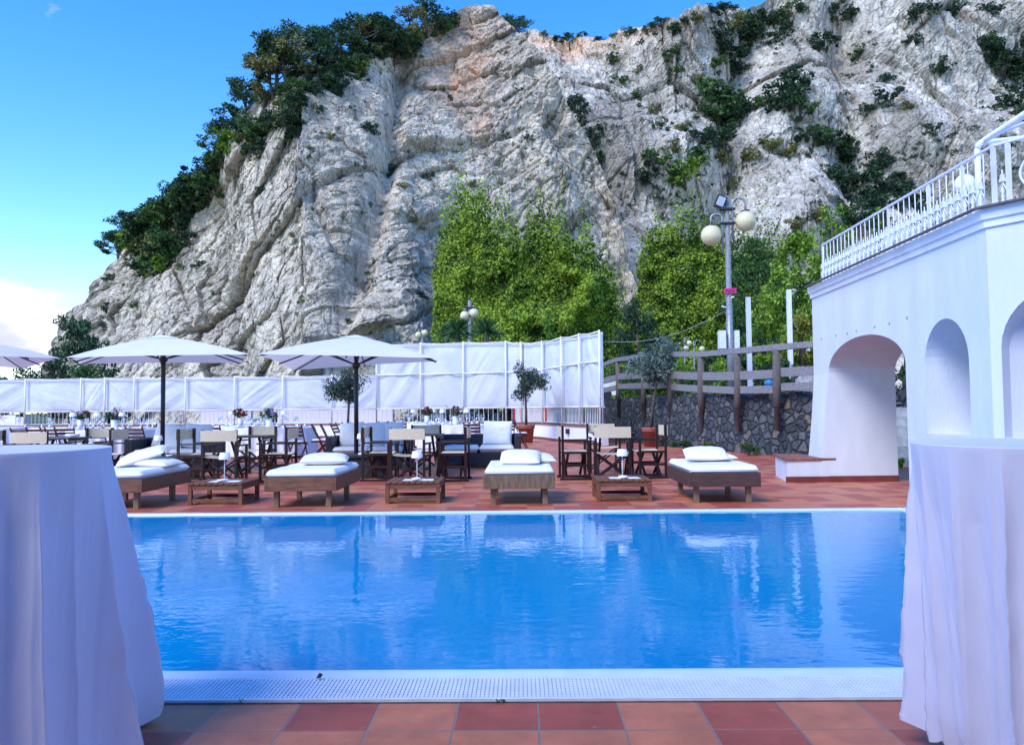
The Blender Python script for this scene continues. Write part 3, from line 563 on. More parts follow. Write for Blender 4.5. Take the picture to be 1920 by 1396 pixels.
# fence
fence = thing('wooden_fence', 'weathered timber post and rail fence strapped to the front of the stone wall', 'fence')
FP = [(1160, 28.6, 678, 782), (1207, 25.9, 672, 793), (1258, 23.9, 668, 795), (1316, 21.9, 668, 808), (1384, 20.2, 662, 808), (1458, 18.9, 655, 808)]
tops = []
for k, (px, Y, y0, y1) in enumerate(FP):
    Y -= .28; a = P(px, y1, Y); b = P(px-2, y0, Y); tops.append(P(px-2, y0-4, Y-.02)); m = MB(); j = .015; r0 = .098 if k > 2 else .085
    m.tube([a, a+(b-a)*.3, a+(b-a)*.3001, a+(b-a)*.6+Vector((j*math.sin(k*2), 0, 0)), b], [r0*.7, r0*.75, r0*1.05, r0, r0*.95], 9); m.build('post', weathered, fence)
tops = [P(1126, 686, 30.3)]+tops+[P(1530, 645, 17.9)]
for off, hh, nm in ((0, .15, 'top_rail'), (-.62, .22, 'middle_rail'), (-.98, .19, 'lower_rail')):
    for k in range(len(tops)-1):
        a = tops[k]+Vector((0, .09 if off else 0, off*(1+.03*math.sin(k*3)))); b = tops[k+1]+Vector((0, .09 if off else 0, off*(1+.04*math.sin(k*5+1)))); m = MB(); m.beam(a+(a-b).normalized()*.06, b, .07 if off else .12, hh); m.build(nm, weathered_rail, fence, .008)
# boulder
def boulder(name, label, cat, c, r, seed, mt, sq=(1, 1, 1)):
    u, v = np.meshgrid(np.linspace(0, 2*np.pi, 49)[:-1], np.linspace(.02, np.pi-.02, 26)); rr = 1+.30*fbm(np.cos(u)*np.sin(v)*1.4+5, np.cos(v)*1.4+np.sin(u)*np.sin(v)*.8, seed, 3); f_, _ = facet(np.cos(u)*np.sin(v)*1.6+4, np.cos(v)*1.6+np.sin(u)*np.sin(v)*.9, seed, .5, .2); rr += f_*.28
    V = np.stack([rr*np.sin(v)*np.cos(u)*r*sq[0], rr*np.sin(v)*np.sin(u)*r*sq[1], rr*np.cos(v)*r*sq[2]], 2).reshape(-1, 3)
    Fc = [(j*48+i, j*48+(i+1) % 48, (j+1)*48+(i+1) % 48, (j+1)*48+i) for j in range(25) for i in range(48)]
    return tag(npmesh(name, V, Fc, mt, loc=c), label, cat)
boulder('boulder', 'large pale boulder on the stone wall beside the white building', 'boulder', P(1521, 727, 19.2), .40, 5, mat('pale_rock', (.50, .46, .42), .9, .4, 5, 1.0, 9), (1.0, .9, 1.0))
boulder('plastic_bag', 'bright blue bag lying behind the wooden fence', 'bag', P(1441, 718, 22), .12, 9, mat('blue_plastic', (.03, .22, .55), .4), (1, 1, .9))
# ------------------------------------------------------------------ white low wall, railing and fabric screens
BW = curve([PX(-260, 36), PX(0, 35), PX(250, 34), PX(470, 33.5), PX(700, 33), PX(880, 32), PX(960, 31.3), PX(1008, 30.2), PX(1035, 28.4), PX(1062, 26.9), PX(1100, 25.3), PX(1128, 24.4)], 89)
def perp(L_, i):
    t_ = (L_[min(i+1, len(L_)-1)]-L_[max(i-1, 0)]).normalized(); return Vector((t_.y, -t_.x, 0)) if t_.y < .999 else Vector((1, 0, 0))
def sweep(mb, L_, i0, i1, prof, cap=True):
    k = len(prof); vs = []
    for i in range(i0, i1+1):
        n_ = perp(L_, i); vs += [Vector((L_[i].x+n_.x*o_, L_[i].y+n_.y*o_, z)) for o_, z in prof]
    n = i1-i0; mb.add(vs, [(i*k+j, i*k+(j+1) % k, (i+1)*k+(j+1) % k, (i+1)*k+j) for i in range(n) for j in range(k)])
    if cap: o = len(mb.v)-len(vs); mb.f += [tuple(o+j for j in range(k)), tuple(o+n*k+j for j in range(k))[::-1]]; mb.s += [False, False]
lw = thing('terrace_wall', 'low white wall with a brick cap and red plinth bounding the dining terrace', 'wall')
m = MB(); sweep(m, BW, 0, 88, [(0, .0), (0, .555), (-.25, .555), (-.25, 0)]); m.build('wall', white_paint, lw)
m = MB(); sweep(m, BW, 0, 88, [(.03, .558), (.03, .615), (-.28, .615), (-.28, .558)]); m.build('cap', brick_cap, lw)
m = MB(); sweep(m, BW, 0, 88, [(.02, 0), (.02, .09), (.003, .09), (.003, 0)]); m.build('plinth', dark_plinth, lw)
m = MB(); p = PX(1064, 26.75); m.box(p.x-.07, p.x+.07, p.y-.16, p.y-.03, .30, .48); m.build('vent', mat('vent_black', (.02, .02, .025), .5), lw)
rl = thing('terrace_edge_railing', 'white metal railing on the low terrace wall under the fabric screens', 'railing')
m = MB(); sweep(m, BW, 0, 88, [(-.10, 1.19), (-.10, 1.225), (-.15, 1.225), (-.15, 1.19)]); m.build('top_rail', white_metal, rl)
m = MB(); sweep(m, BW, 0, 88, [(-.11, .655), (-.11, .68), (-.14, .68), (-.14, .655)]); m.build('bottom_rail', white_metal, rl)
def along(L_, px):     # point of the curve seen in column px
    best = None
    for i in range(len(L_)-1):
        f0 = L_[i].x/L_[i].y-(px-CX)/F; f1 = L_[i+1].x/L_[i+1].y-(px-CX)/F
        if f0*f1 <= 0: q = f0/(f0-f1+1e-12); return L_[i].lerp(L_[i+1], q), i+q
    return L_[-1] if px > 900 else L_[0], 0
posts_px = [-60, 48, 152, 197, 252, 348, 440, 530, 622, 706, 789, 869, 949, 978, 1018, 1054, 1088, 1127]
cen = [along(BW, px) for px in posts_px]; cen[-1] = (BW[88], 87.9); cen[0] = (along(BW, -60))
for k in range(len(cen)-1):
    (pa, ia), (pb, ib) = cen[k], cen[k+1]; n_ = perp(BW, int((ia+ib)/2)); Lg = (pb-pa).length; step = .19 if posts_px[k] < 1000 else .115; nn = max(2, int(Lg/step)); m = MB()
    for j in range(1, nn): q = pa.lerp(pb, j/nn)+n_*-.125; m.tube([(q.x, q.y, .67), (q.x, q.y, 1.2)], .013, 5, False)
    m.build('baluster_panel', white_metal, rl)
def screen(name, label, idx, ztop, rails):
    s_ = thing(name, label, 'screen')
    for a in range(len(idx)-1):
        (pa, ia), (pb, ib) = cen[idx[a]], cen[idx[a+1]]; n_ = perp(BW, int((ia+ib)/2)); nu, nv = 40, 34; za, zb = ztop[a], ztop[a+1]
        u = np.linspace(0, 1, nu)[None, :]; v = np.linspace(0, 1, nv)[:, None]; fr = (1-np.abs(2*u-1)**4)*(1-np.abs(2*v-1)**6)
        zt = za+(zb-za)*u-.05*np.sin(np.pi*u)*(1+0*v); Z = 1.215+(zt-1.215)*v; s0 = ia*7.3
        d = .10*np.sin(np.pi*u)*fr+.16*fbm((u*3+v*2.6*(1 if a % 2 else -1))*1.6+s0, (v*1.2-u*.8)*1.2+s0, 5+a, 4)*fr+.03*np.abs(fbm(u*5+v*9+s0, v*4-u*3, a+9, 3))*fr
        X = pa.x+(pb.x-pa.x)*u+n_.x*(d-.10); Y = pa.y+(pb.y-pa.y)*u+n_.y*(d-.10); V = np.stack([X+0*v, Y+0*v, Z+0*u], 2).reshape(-1, 3); npmesh('fabric_panel', V, gridfaces(nu, nv), fabric_screen, s_, True)
    for a, k in enumerate(idx):
        p, i_ = cen[k]; n_ = perp(BW, int(i_)); q = p+n_*.03; m = MB(); m.tube([(q.x, q.y, .62), (q.x, q.y, ztop[a]+.05)], .045 if k in (3, 13) else .035, 8); m.build('post', screen_post if k in (0, 1, 2, 3, 4, 13) else white_metal, s_)
    for a in range(len(idx)-1):
        pa, pb = cen[idx[a]], cen[idx[a+1]]
        for h in rails:
            m = MB()
            qa = pa[0]+perp(BW, int(pa[1]))*.03; qb = pb[0]+perp(BW, int(pb[1]))*.03; za, zb = (ztop[a], ztop[a+1]) if h == 'top' else ((1.225, 1.225) if h == 'low' else (h, h))
            m.tube([(qa.x, qa.y, za), ((qa.x+qb.x)/2, (qa.y+qb.y)/2, (za+zb)/2-(.04 if h == 'top' else 0)), (qb.x, qb.y, zb)], .03, 6); m.build('rail', screen_post, s_)
screen('fabric_screen', 'long low white fabric windbreak behind the left dining tables', list(range(0, 10)), [2.68, 2.70, 2.68, 2.68, 2.67, 2.66, 2.66, 2.66, 2.66, 2.66], ['top', 'low'])
screen('fabric_screen', 'tall double height white fabric windbreak curving round the right of the dining terrace', list(range(9, 18)), [3.95, 3.95, 3.93, 3.90, 3.80, 3.72, 3.66, 3.62, 3.60], ['top', 'low', 2.66])
# background seen between the balusters
m = MB()
for (x0, x1, Y, z0, z1) in ((-20, 47, 37.5, .6, .99), (375, 470, 37, .4, 1.28), (520, 736, 36.5, .5, 1.25)):
    a = PX(x0, Y); b = PX(x1, Y); m = MB(); m.box(a.x, b.x, Y, Y+.3, 0, z1); tag(m.build('boundary_wall', white_paint), {-20: 'short white parapet block beyond the far left railing', 375: 'white rendered wall behind the railing under the left parasol', 520: 'long white rendered wall behind the railing under the middle parasol'}[x0], 'wall')
a = PX(966, 36); b = PX(1022, 36); bo = thing('notice_board', 'white board with red side posts beyond the terrace railing', 'board', (a.x, 36, 0)); w_ = b.x-a.x
m = MB(); m.box(0, w_, 0, .06, .55, 1.35); m.build('board', white_paint, bo); m = MB(); m.box(-.09, -.002, -.02, .08, 0, 1.4); m.box(w_+.002, w_+.09, -.02, .08, 0, 1.4); m.build('post', mat('red_paint', (.6, .03, .05), .5), bo)
m = MB()
for k in range(5): m.beam((.2+k*.27, -.004, 1.0), (.3+k*.27, -.004, 1.25), .02, .004); m.beam((.32+k*.27, -.004, 1.02), (.22+k*.27, -.004, 1.2), .02, .004)
m.build('lettering', mat('ink_grey', (.08, .08, .12), .6), bo)
a = PX(4, 33.9); m = MB()
for k in range(8): an = k*math.pi/4; m.beam((a.x+.05*math.cos(an), 33.6, 1.0+.05*math.sin(an)), (a.x+.27*math.cos(an)*(1.4), 33.6, 1.0+.2*math.sin(an)), .04, .004)
sg_ = thing('sign_panel', 'white panel with a red starburst emblem on the far left railing', 'sign'); m.build('emblem', mat('red_ink', (.55, .06, .06), .5), sg_); m = MB(); m.box(a.x-.9, a.x+.75, 33.61, 33.64, .74, 1.10); m.build('panel', white_paint, sg_)
# parked white car glimpsed behind the screen's end
cr_ = thing('parked_car', 'white parked car half hidden behind the end of the tall fabric screen', 'car', PX(1078, 34, 1.42)); cr_.rotation_euler = (0, 0, R(4))
prof = [(-1.9, .35), (-1.95, .7), (-1.5, .85), (-.9, 1.38), (.5, 1.42), (1.2, 1.0), (1.8, .9), (2.0, .7), (2.0, .35)]; m = MB(); kk = len(prof)
m.add([(x*.9, -.8+(.12 if z > .9 else 0), z) for x, z in prof]+[(x*.9, .8-(.12 if z > .9 else 0), z) for x, z in prof], [tuple(range(kk)), tuple(range(kk, 2*kk))[::-1]]+[(i, (i+1) % kk, kk+(i+1) % kk, kk+i) for i in range(kk)]); m.build('body', mat('car_white', (.7, .7, .62), .2, coat=1), cr_, .05)
for x in (-1.2, 1.15):
    m = MB(); m.tube([(x, -.84, .32), (x, -.62, .32)], .32, 20); m.build('wheel', mat('tyre', (.02, .02, .02), .8), cr_)
m = MB(); m.add([(-1.2, -.82, .93), (-.75, -.71, 1.30), (.4, -.71, 1.33), (.95, -.81, .98)], [(0, 1, 2, 3)]); m.build('window', mat('car_glass', (.02, .03, .04), .1), cr_)
# ------------------------------------------------------------------ cocktail tables under long cloths
def cocktail(label, cx, cy, r0, r1, H, seed, nf, skew, zb=.0, fa=1.0):
    t = thing('cocktail_table', label, 'table', (cx, cy, 0))
    m = MB(); m.lathe([(.001, H-.03), (r0-.012, H-.03), (r0-.012, H-.006), (.001, H-.006)], 40); m.build('tabletop', white_metal, t)
    m = MB(); m.lathe([(.22, 0), (.22, .02), (.03, .04), (.03, H-.031)], 20); m.build('leg', dark_metal, t)
    nu, nv = 720, 150; th = np.linspace(0, 2*np.pi, nu+1)[:-1][None, :]; v = np.linspace(0, 1, nv)[:, None]; rs = np.random.default_rng(seed)
    ph = th+skew*np.sin(th*2+seed)+.10*fbm(v*2.2+0*th, np.cos(th)*1.5+seed, seed, 3)*v*2
    # sharp ridges with broad hollows between them
    w1 = 1-np.abs(np.sin(ph*nf/2+seed))**.62; w2 = 1-np.abs(np.sin(ph*nf*.81+seed*2.3+v*.6))**.8; w3 = vnoise(np.cos(ph)*2.2+5, np.sin(ph)*2.2+v*.7+5, seed)
    fold = (.62*w1+.38*w2*(.4+w3))*(.45+.9*w3); fo = fold-.38
    amp = fa*(.045+.125*np.clip(v*1.1, 0, 1)**.6); st = np.clip((v-.012)/.22, 0, 1)**.75
    rad = r0+(r1-r0)*v**1.05+amp*fo*st+.012*fbm(np.cos(th)*7, np.sin(th)*7+v*3, seed+3, 4)*st
    rad = np.maximum(rad, r0*.80)
    hem = zb+.02*w2; Z = H+.002-(H-hem)*v; Z = np.where(v < .012, H+.002-.004*v/.012, Z)
    bul = np.clip((v-.86)/.14, 0, 1); rad = rad+bul**2*.03*np.sin(ph*3+seed)
    X = rad*np.cos(th); Y = rad*np.sin(th); V = np.stack([X, Y, Z+0*X], 2).reshape(-1, 3); top = []
    k = 8; Vt = []
    for i in range(k, 0, -1): f_ = (i/k)*(r0-.006)/r0; Vt.append(np.stack([r0*f_*np.cos(th[0]), r0*f_*np.sin(th[0]), np.full(nu, H+.0035)], 1))
    Vt = np.concatenate(Vt[::-1]+[V]); nt = nv+k; i = np.arange(nu*(nt-1)); a = i; b = (i//nu)*nu+(i % nu+1) % nu
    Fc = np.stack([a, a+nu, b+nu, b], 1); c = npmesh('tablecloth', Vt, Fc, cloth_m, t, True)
    m = MB(); m.lathe([(.001, H+.0035), (r0*(r0-.006)/r0/k*1.02, H+.0033)], 36); m.build('cloth_centre', cloth_m, t) if False else None
    bm = bmesh.new(); bm.from_mesh(c.data); bm.verts.ensure_lookup_table(); bm.faces.new([bm.verts[j] for j in range(nu)]).smooth = True; bm.normal_update(); bm.to_mesh(c.data); bm.free(); return t
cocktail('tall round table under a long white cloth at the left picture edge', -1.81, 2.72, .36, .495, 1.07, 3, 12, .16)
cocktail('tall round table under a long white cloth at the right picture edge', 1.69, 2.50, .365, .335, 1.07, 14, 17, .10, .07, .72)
# ------------------------------------------------------------------ soft shapes
def pillow_mesh(w, d, h, seed, n=26, crease=.4):
    u, v = np.meshgrid(np.linspace(-1, 1, n), np.linspace(-1, 1, n)); e = (1-np.abs(u)**3.2)*(1-np.abs(v)**3.2); pin = 1-.10*(np.abs(u)**2*(1-np.abs(v)**2))-.0; pin2 = 1-.10*(np.abs(v)**2*(1-np.abs(u)**2))
    X = u*w/2*pin2; Y = v*d/2*pin; cr = fbm(u*2.3+seed, v*2.3, seed, 4)*crease; T = h/2*np.sqrt(np.clip(e, 0, 1))*(1+cr); Bm = -h/2*np.sqrt(np.clip(e, 0, 1))*.7
    V = np.concatenate([np.stack([X, Y, T], 2).reshape(-1, 3), np.stack([X, Y, Bm-.001], 2).reshape(-1, 3)]); g_ = gridfaces(n, n); return V, np.concatenate([g_, g_[:, ::-1]+n*n])
def mattress(w, d, h, seed, nx=30, ny=36):
    """rounded, slightly puffy slab"""
    mb = MB(); V = []; rs = .035
    ring = []
    u, v = np.meshgrid(np.linspace(-1, 1, nx), np.linspace(-1, 1, ny)); sx = np.sign(u)*np.abs(u)**.8; sy = np.sign(v)*np.abs(v)**.8
    edge = np.maximum(np.abs(u), np.abs(v)); T = h*(1-.5*np.clip((edge-.9)/.1, 0, 1)**2.5)+.016*fbm(u*2+seed, v*2.5, seed, 3)+.006*np.abs(fbm(u*6, v*2+seed, seed+2, 3))
    B_ = np.where(edge > .9, h*.18*np.clip((edge-.9)/.1, 0, 1)**2, 0)*1.0; k = .5*(1-(1-np.clip((edge-.9)/.1, 0, 1))**1) ; T = np.where(edge >= .999, h*.55, T); B_ = np.where(edge >= .999, h*.5499, B_)
    X = u*w/2; Y = v*d/2; V = np.concatenate([np.stack([X, Y, T], 2).reshape(-1, 3), np.stack([X*1.0, Y, B_-.0], 2).reshape(-1, 3)]); g_ = gridfaces(nx, ny); return V, np.concatenate([g_, g_[:, ::-1]+nx*ny])
# ------------------------------------------------------------------ daybeds
def daybed(label, px0, Y, mt, pil):
    X = P(px0, 900, Y).x; t = thing('daybed', label, 'daybed', (X, Y, 0), PA, 'wooden daybeds along the far pool edge'); wd, ln = .89, 1.42
    for nm, bx in (('side_board', (0, .035, 0, ln)), ('side_board', (wd-.035, wd, 0, ln)), ('end_board', (.0355, wd-.0355, .002, .037)), ('end_board', (.0355, wd-.0355, ln-.037, ln-.002))):
        m = MB(); m.box(*bx, .205, .375); m.build(nm, mt, t, .004)
    m = MB(); m.box(.036, wd-.036, .038, ln-.038, .30, .345); m.build('base_board', mt, t)
    for x in (.085, wd-.155):
        for y in (.10, ln-.35): m = MB(); m.box(x, x+.065, y, y+.065, 0, .30); m.build('leg', teak_leg, t, .004)
    V, Fc = mattress(wd-.03, ln-.02, .115, int(px0) % 17); npmesh('mattress', V, Fc, cushion_m, t, True, (wd/2, ln/2, .352))
    m = MB(); m.tube([(.02, .012, .40), (wd-.02, .012, .40)], .006, 6); m.build('piping', cushion_m, t)
    for (nm, lab, c, w_, d_, h_, rot, mt2) in pil:
        V, Fc = pillow_mesh(w_, d_, h_, int(abs(px0)*7+len(lab)) % 31); p = npmesh('pillow', V, Fc, mt2, None, True); M_ = Matrix.Translation(t.matrix_basis @ Vector(c)) @ Matrix.Rotation(rot[2], 4, 'Z') @ Matrix.Rotation(rot[0], 4, 'X') @ Matrix.Rotation(rot[1], 4, 'Y'); p.matrix_world = M_; tag(p, lab, 'pillow', 'pillows on the daybeds')
    return t
daybed('wooden daybed with white mattress partly hidden behind the left tall clothed table', 131, 9.55, teak, [('p', 'flat white pillow leaning up on the leftmost daybed', (.42, .95, .60), .62, .5, .14, (.16, -.30, .3), cushion_m), ('p', 'beige striped pillow lying under the white one on the leftmost daybed', (.66, .88, .51), .55, .42, .13, (.05, .06, -.2), cushion_w)])
daybed('wooden daybed carrying one crumpled striped pillow, between the first and second low slatted tables', 495, 9.55, teak, [('p', 'single grey striped pillow on the daybed left of centre', (.52, .90, .535), .62, .48, .17, (.05, 0, .15), cushion_w)])
daybed('greyer weathered daybed seen end on, with two stacked pillows, right of the picture centre', 906, 9.62, grey_teak, [('p', 'plump white pillow in front on the grey daybed', (.46, .62, .555), .52, .46, .14, (.26, 0, -.06), cushion_m), ('p', 'pale striped pillow tucked behind on the grey daybed', (.66, .86, .53), .52, .42, .12, (.12, .05, .12), cushion_w)])
daybed('dark wooden daybed with crisp white mattress nearest the arched building', 1291.5, 9.62, mat('dark_teak', (.085, .04, .03), .5, .4, 5, .35, 50, stretch=(1, 6, 6)), [('p', 'white pillow lying on top on the daybed nearest the building', (.40, .80, .565), .56, .46, .15, (.22, 0, -.12), cushion_m), ('p', 'second white pillow half hidden underneath on the daybed nearest the building', (.52, .92, .52), .56, .42, .10, (.06, 0, .25), cushion_m)])
# ------------------------------------------------------------------ low slatted tables
def low_table():
    t = thing('slatted_table', '', 'table'); w_, d_ = .70, .66
    for x in (0, w_-.05):
        for y in (0, d_-.05): m = MB(); m.box(x, x+.05, y, y+.05, 0, .252); m.build('leg', teak, t, .003)
    for nm, b in (('apron', (.051, w_-.051, .006, .03, .19, .252)), ('apron', (.051, w_-.051, d_-.03, d_-.006, .19, .252)), ('apron', (.006, .03, .051, d_-.051, .19, .252)), ('apron', (w_-.03, w_-.006, .051, d_-.051, .19, .252)),
                  ('stretcher', (.051, w_-.051, .008, .036, .03, .075)), ('stretcher', (.051, w_-.051, d_-.036, d_-.008, .03, .075)), ('stretcher', (.008, .036, .051, d_-.051, .03, .075)), ('stretcher', (w_-.036, w_-.008, .051, d_-.051, .03, .075))):
        m = MB(); m.box(*b); m.build(nm, teak, t, .002)
    n = 9; s_ = w_/n
    for k in range(n): m = MB(); m.box(k*s_+.005, (k+1)*s_-.005, -.008, d_+.008, .2535, .278); m.build('slat', teak, t, .002)
    return t
def table_lamp():
    t = thing('table_lamp', '', 'lamp')
    m = MB(); m.lathe([(.001, 0), (.052, 0), (.055, .008), (.05, .028), (.012, .034), (.001, .034)], 20); m.build('base', lamp_white, t)
    m = MB(); m.tube([(0, 0, .03), (0, 0, .33)], .006, 8); m.build('stem', lamp_white, t)
    m = MB(); m.lathe([(.075, .285), (.06, .372), (.001, .374)], 24); m.lathe([(.073, .286), (.001, .33)], 24); m.build('shade', lamp_white, t); return t
def place_mat():
    m = MB(); m.add([(-.20, -.11, 0), (.20, -.14, 0), (.19, .12, .001), (-.19, .14, 0)], [(0, 1, 2, 3)]); m.add([(-.20, -.11, -.002), (.20, -.14, -.002), (.19, .12, -.001), (-.19, .14, -.002)], [(0, 3, 2, 1)]); return m.build('paper_mat', paper)
lt = low_table(); tl = table_lamp(); pm = place_mat(); ul, ut, up_ = [], [], []
ash_m = MB(); ash_m.lathe([(.001, 0), (.05, 0), (.058, .03), (.05, .032), (.04, .014), (.001, .012)], 20); ash = ash_m.build('ashtray', porcelain); ua = []
for px, Y, tag_, lx in ((352, 9.95, 'between the leftmost and second daybeds', 421), (722, 9.90, 'between the second and third daybeds', 782), (1119, 9.92, 'between the third and fourth daybeds', 1167)):
    X = P(px, 900, Y).x; put(lt, ul, (X, Y, 0), PA, 'low slatted wooden table '+tag_, group='low slatted tables by the pool')
    lp = P(lx, 880, Y+.24); put(tl, ut, (lp.x, Y+.24, .2805), 0, 'small white cordless lamp on the low slatted table '+tag_, group='small white cordless lamps')
    o = put(pm, up_, (lp.x+.02, Y+.22, .2815), .05, 'white paper mat on the low slatted table '+tag_, group='paper mats'); o['category'] = 'paper mat'
    o = put(ash, ua, (lp.x-.0, Y+.13, .283), 0, 'shallow white dish on the low slatted table '+tag_, group='white dishes on the low tables'); o['category'] = 'dish'
# ------------------------------------------------------------------ director's chairs, origin at centre, facing -Y (back at +Y)
def director():
    t = thing('director_chair', '', 'chair'); W2, D2 = .27, .22
    for s in (-1, 1):
        for y, zt in ((-D2, .63), (D2, .90)): m = MB(); m.box(s*W2-.018, s*W2+.018, y-.02, y+.02, .035, zt); m.build('leg', dark_wood, t)
        m = MB(); m.box(s*W2-.028, s*W2+.028, -D2-.06, D2-.021, .631, .655); m.build('armrest', dark_wood, t, .004)
        m = MB(); m.box(s*W2-.018, s*W2+.018, -D2-.05, D2+.05, .0, .034); m.build('foot_rail', dark_wood, t)
        m = MB(); m.box(s*W2-.016, s*W2+.016, -D2+.021, D2-.021, .43, .47); m.build('seat_rail', dark_wood, t)
        m = MB(); m.box(s*W2-.013, s*W2+.013, -D2+.021, D2-.021, .22, .26); m.build('side_stretcher', dark_wood, t)
    for y, e in ((-D2+.06, 1), (-D2+.09, -1), (D2-.06, 1), (D2-.09, -1)): m = MB(); m.beam((-W2*e+.0, y, .05), (W2*e, y, .45), .024, .04, (0, 1, 0)); m.build('cross_brace', dark_wood, t)
    n = 9; V = []; 
    for y in np.linspace(-D2-.01, D2-.02, 4):
        for i in range(n): x = -W2-.0+2*W2*i/(n-1); V.append((x, y, .472-.02*(1-(2*i/(n-1)-1)**2)))
    o = npmesh('seat', V, gridfaces(n, 4), canvas, t, False); s = o.modifiers.new('s', 'SOLIDIFY'); s.thickness = .008
    V = []
    for z in (.715, .77, .84, .89):
        for i in range(n): x = -W2-.02+(2*W2+.04)*i/(n-1); V.append((x, D2+.03+.012*(1-(2*i/(n-1)-1)**2), z))
    V2 = [(-W2-.025, D2+.03, .715)]
    o = npmesh('backrest', V, gridfaces(n, 4), canvas, t, False); s = o.modifiers.new('s', 'SOLIDIFY'); s.thickness = .006; return t
def dk_table():
    t = thing('folding_table', '', 'table'); m = MB(); m.box(-.36, .36, -.36, .36, .735, .76); m.build('tabletop', dark_wood, t, .004)
    for s in (-1, 1):
        for e in (-1, 1): m = MB(); m.beam((s*.28, -.3*e, .0), (s*.28-.0, .3*e, .73), .03, .04, (1, 0, 0)) if e > 0 else m.beam((s*.245, .3, .0), (s*.245, -.3, .73), .03, .04, (1, 0, 0)); m.build('leg', dark_wood, t)
        m = MB(); m.box(s*.31-.015, s*.31+.015, -.3, .3, .70, .733); m.build('apron', dark_wood, t)
    return t
dc = director(); dk = dk_table(); ud, uk = [], []
GRP = {'G0': 'leftmost group', 'G1': 'second group from the left', 'G2': 'third group from the left', 'G3': 'group before the stone wall'}
def dchair(px, Y, rz, g_, what): p = PX(px, Y); put(dc, ud, p, rz, f'cream canvas director chair, {what}, {GRP[g_]}', group='cream canvas director chairs')
near, left, right, far = 'near chair backing onto the pool', 'left chair seen side on', 'right chair seen side on', 'far chair behind the table'
H_ = math.pi
for g_, n_, l_, r_, f_, t_ in (('G0', (72, 12.55), (8, 13.4), (197, 13.55), (170, 14.6), (112, 13.6)), ('G1', (421, 12.55), (372, 13.3), (522, 13.3), (481, 14.7), (470, 13.65)), ('G2', (770, 12.6), (712, 13.25), (852, 13.1), (800, 14.6), (790, 13.65)), ('G3', (1148, 12.6), (1077, 13.2), (1217, 13.3), (1132, 14.5), (1150, 13.6))):
    # rz: facing direction; near chair faces the table (+Y) so its back is towards the camera
    dchair(*n_, H_+random.uniform(-.12, .12), g_, near.replace('near chair', 'near one')); dchair(*l_, H_/2+random.uniform(-.1, .12), g_, left.replace('left chair', 'left one'))
    dchair(*r_, -H_/2+random.uniform(-.15, .1), g_, right.replace('right chair', 'right one')); dchair(*f_, random.uniform(-.2, .2), g_, far.replace('far chair', 'far one'))
    put(dk, uk, PX(*t_), random.uniform(-.08, .08), 'small dark folding table between the director chairs, '+GRP[g_], group='dark folding tables')
for k, ((px, Y), g_) in enumerate((((135, 13.5), 'G0'),)):
    p = PX(px, Y); put(ash, ua, (p.x, p.y, .762), 0, 'white bowl on the dark table of the leftmost group', 2.0, 'white dishes on the low tables')
# ------------------------------------------------------------------ wicker sofas
def sofa(label, X0, X1, Y, pills, larm=True, rarm=True, nseat=2):
    t = thing('wicker_sofa', label, 'sofa', (X0, Y, 0), 0, 'black wicker sofas with white cushions'); w_ = X1-X0; d_ = .85
    m = MB(); m.box(0, w_, .0, d_, .05, .30); m.build('base', wicker, t, .012)
    m = MB(); m.box(.0, w_, d_-.12, d_, .301, .66); m.build('backrest', wicker, t, .02)
    for on, x in ((larm, 0), (rarm, w_-.13)):
        if on: m = MB(); m.box(x, x+.13, .0, d_-.121, .301, .645); m.build('armrest', wicker, t, .02)
    for x in (.06, w_-.12): m = MB(); m.box(x, x+.06, .06, .12, 0, .05); m.build('foot', wicker, t)
    a = .135 if larm else 0; b = w_-(.135 if rarm else 0); sw = (b-a)/nseat
    for k in range(nseat): V, Fc = mattress(sw-.01, d_-.13, .14, k+3, 18, 18); npmesh('seat_cushion', V, Fc, cushion_w, t, True, (a+sw*(k+.5), (d_-.13)/2-.01, .302))
    for i, (fx, w2, lab) in enumerate(pills):
        V, Fc = pillow_mesh(w2, .50, .18, i*3+int(w_*9)); p = npmesh('pillow', V, Fc, cushion_m, None, True); p.location = (X0+fx, Y+d_-.30, .69); p.rotation_euler = (R(72), R(random.uniform(-7, 7)), R(random.uniform(-10, 10))); tag(p, lab, 'pillow', 'back pillows on the wicker sofas')
xx = lambda px, Y: P(px, 830, Y).x
sofa('black wicker sofa with wide back pillows behind the second group of director chairs', xx(240, 15.5), xx(398, 15.5), 15.4, [(.62, .66, 'wide white back pillow on the left of the leftmost wicker sofa'), (1.2, .6, 'white back pillow on the right of the leftmost wicker sofa')])
sofa('black wicker sofa with three back pillows under the middle parasol', xx(612, 15.8), xx(770, 15.8), 15.7, [(.42, .52, 'tilted white pillow against the left arm of the middle wicker sofa'), (.92, .45, 'white pillow in the middle of the middle wicker sofa'), (1.32, .42, 'white pillow on the right of the middle wicker sofa')])
sofa('black wicker sofa with one large puffy pillow, in front of the right dining table', xx(818, 15.9), xx(977, 15.9), 15.8, [(1.25, .60, 'large puffy white pillow on the rightmost wicker sofa')])
ctb = thing('coffee_table', '', 'table'); m = MB(); m.box(-.42, .42, -.35, .35, .36, .40); m.build('tabletop', wicker, ctb, .006); m = MB(); m.box(-.38, .38, -.31, .31, .0, .359); m.build('base', wicker, ctb); uc = []
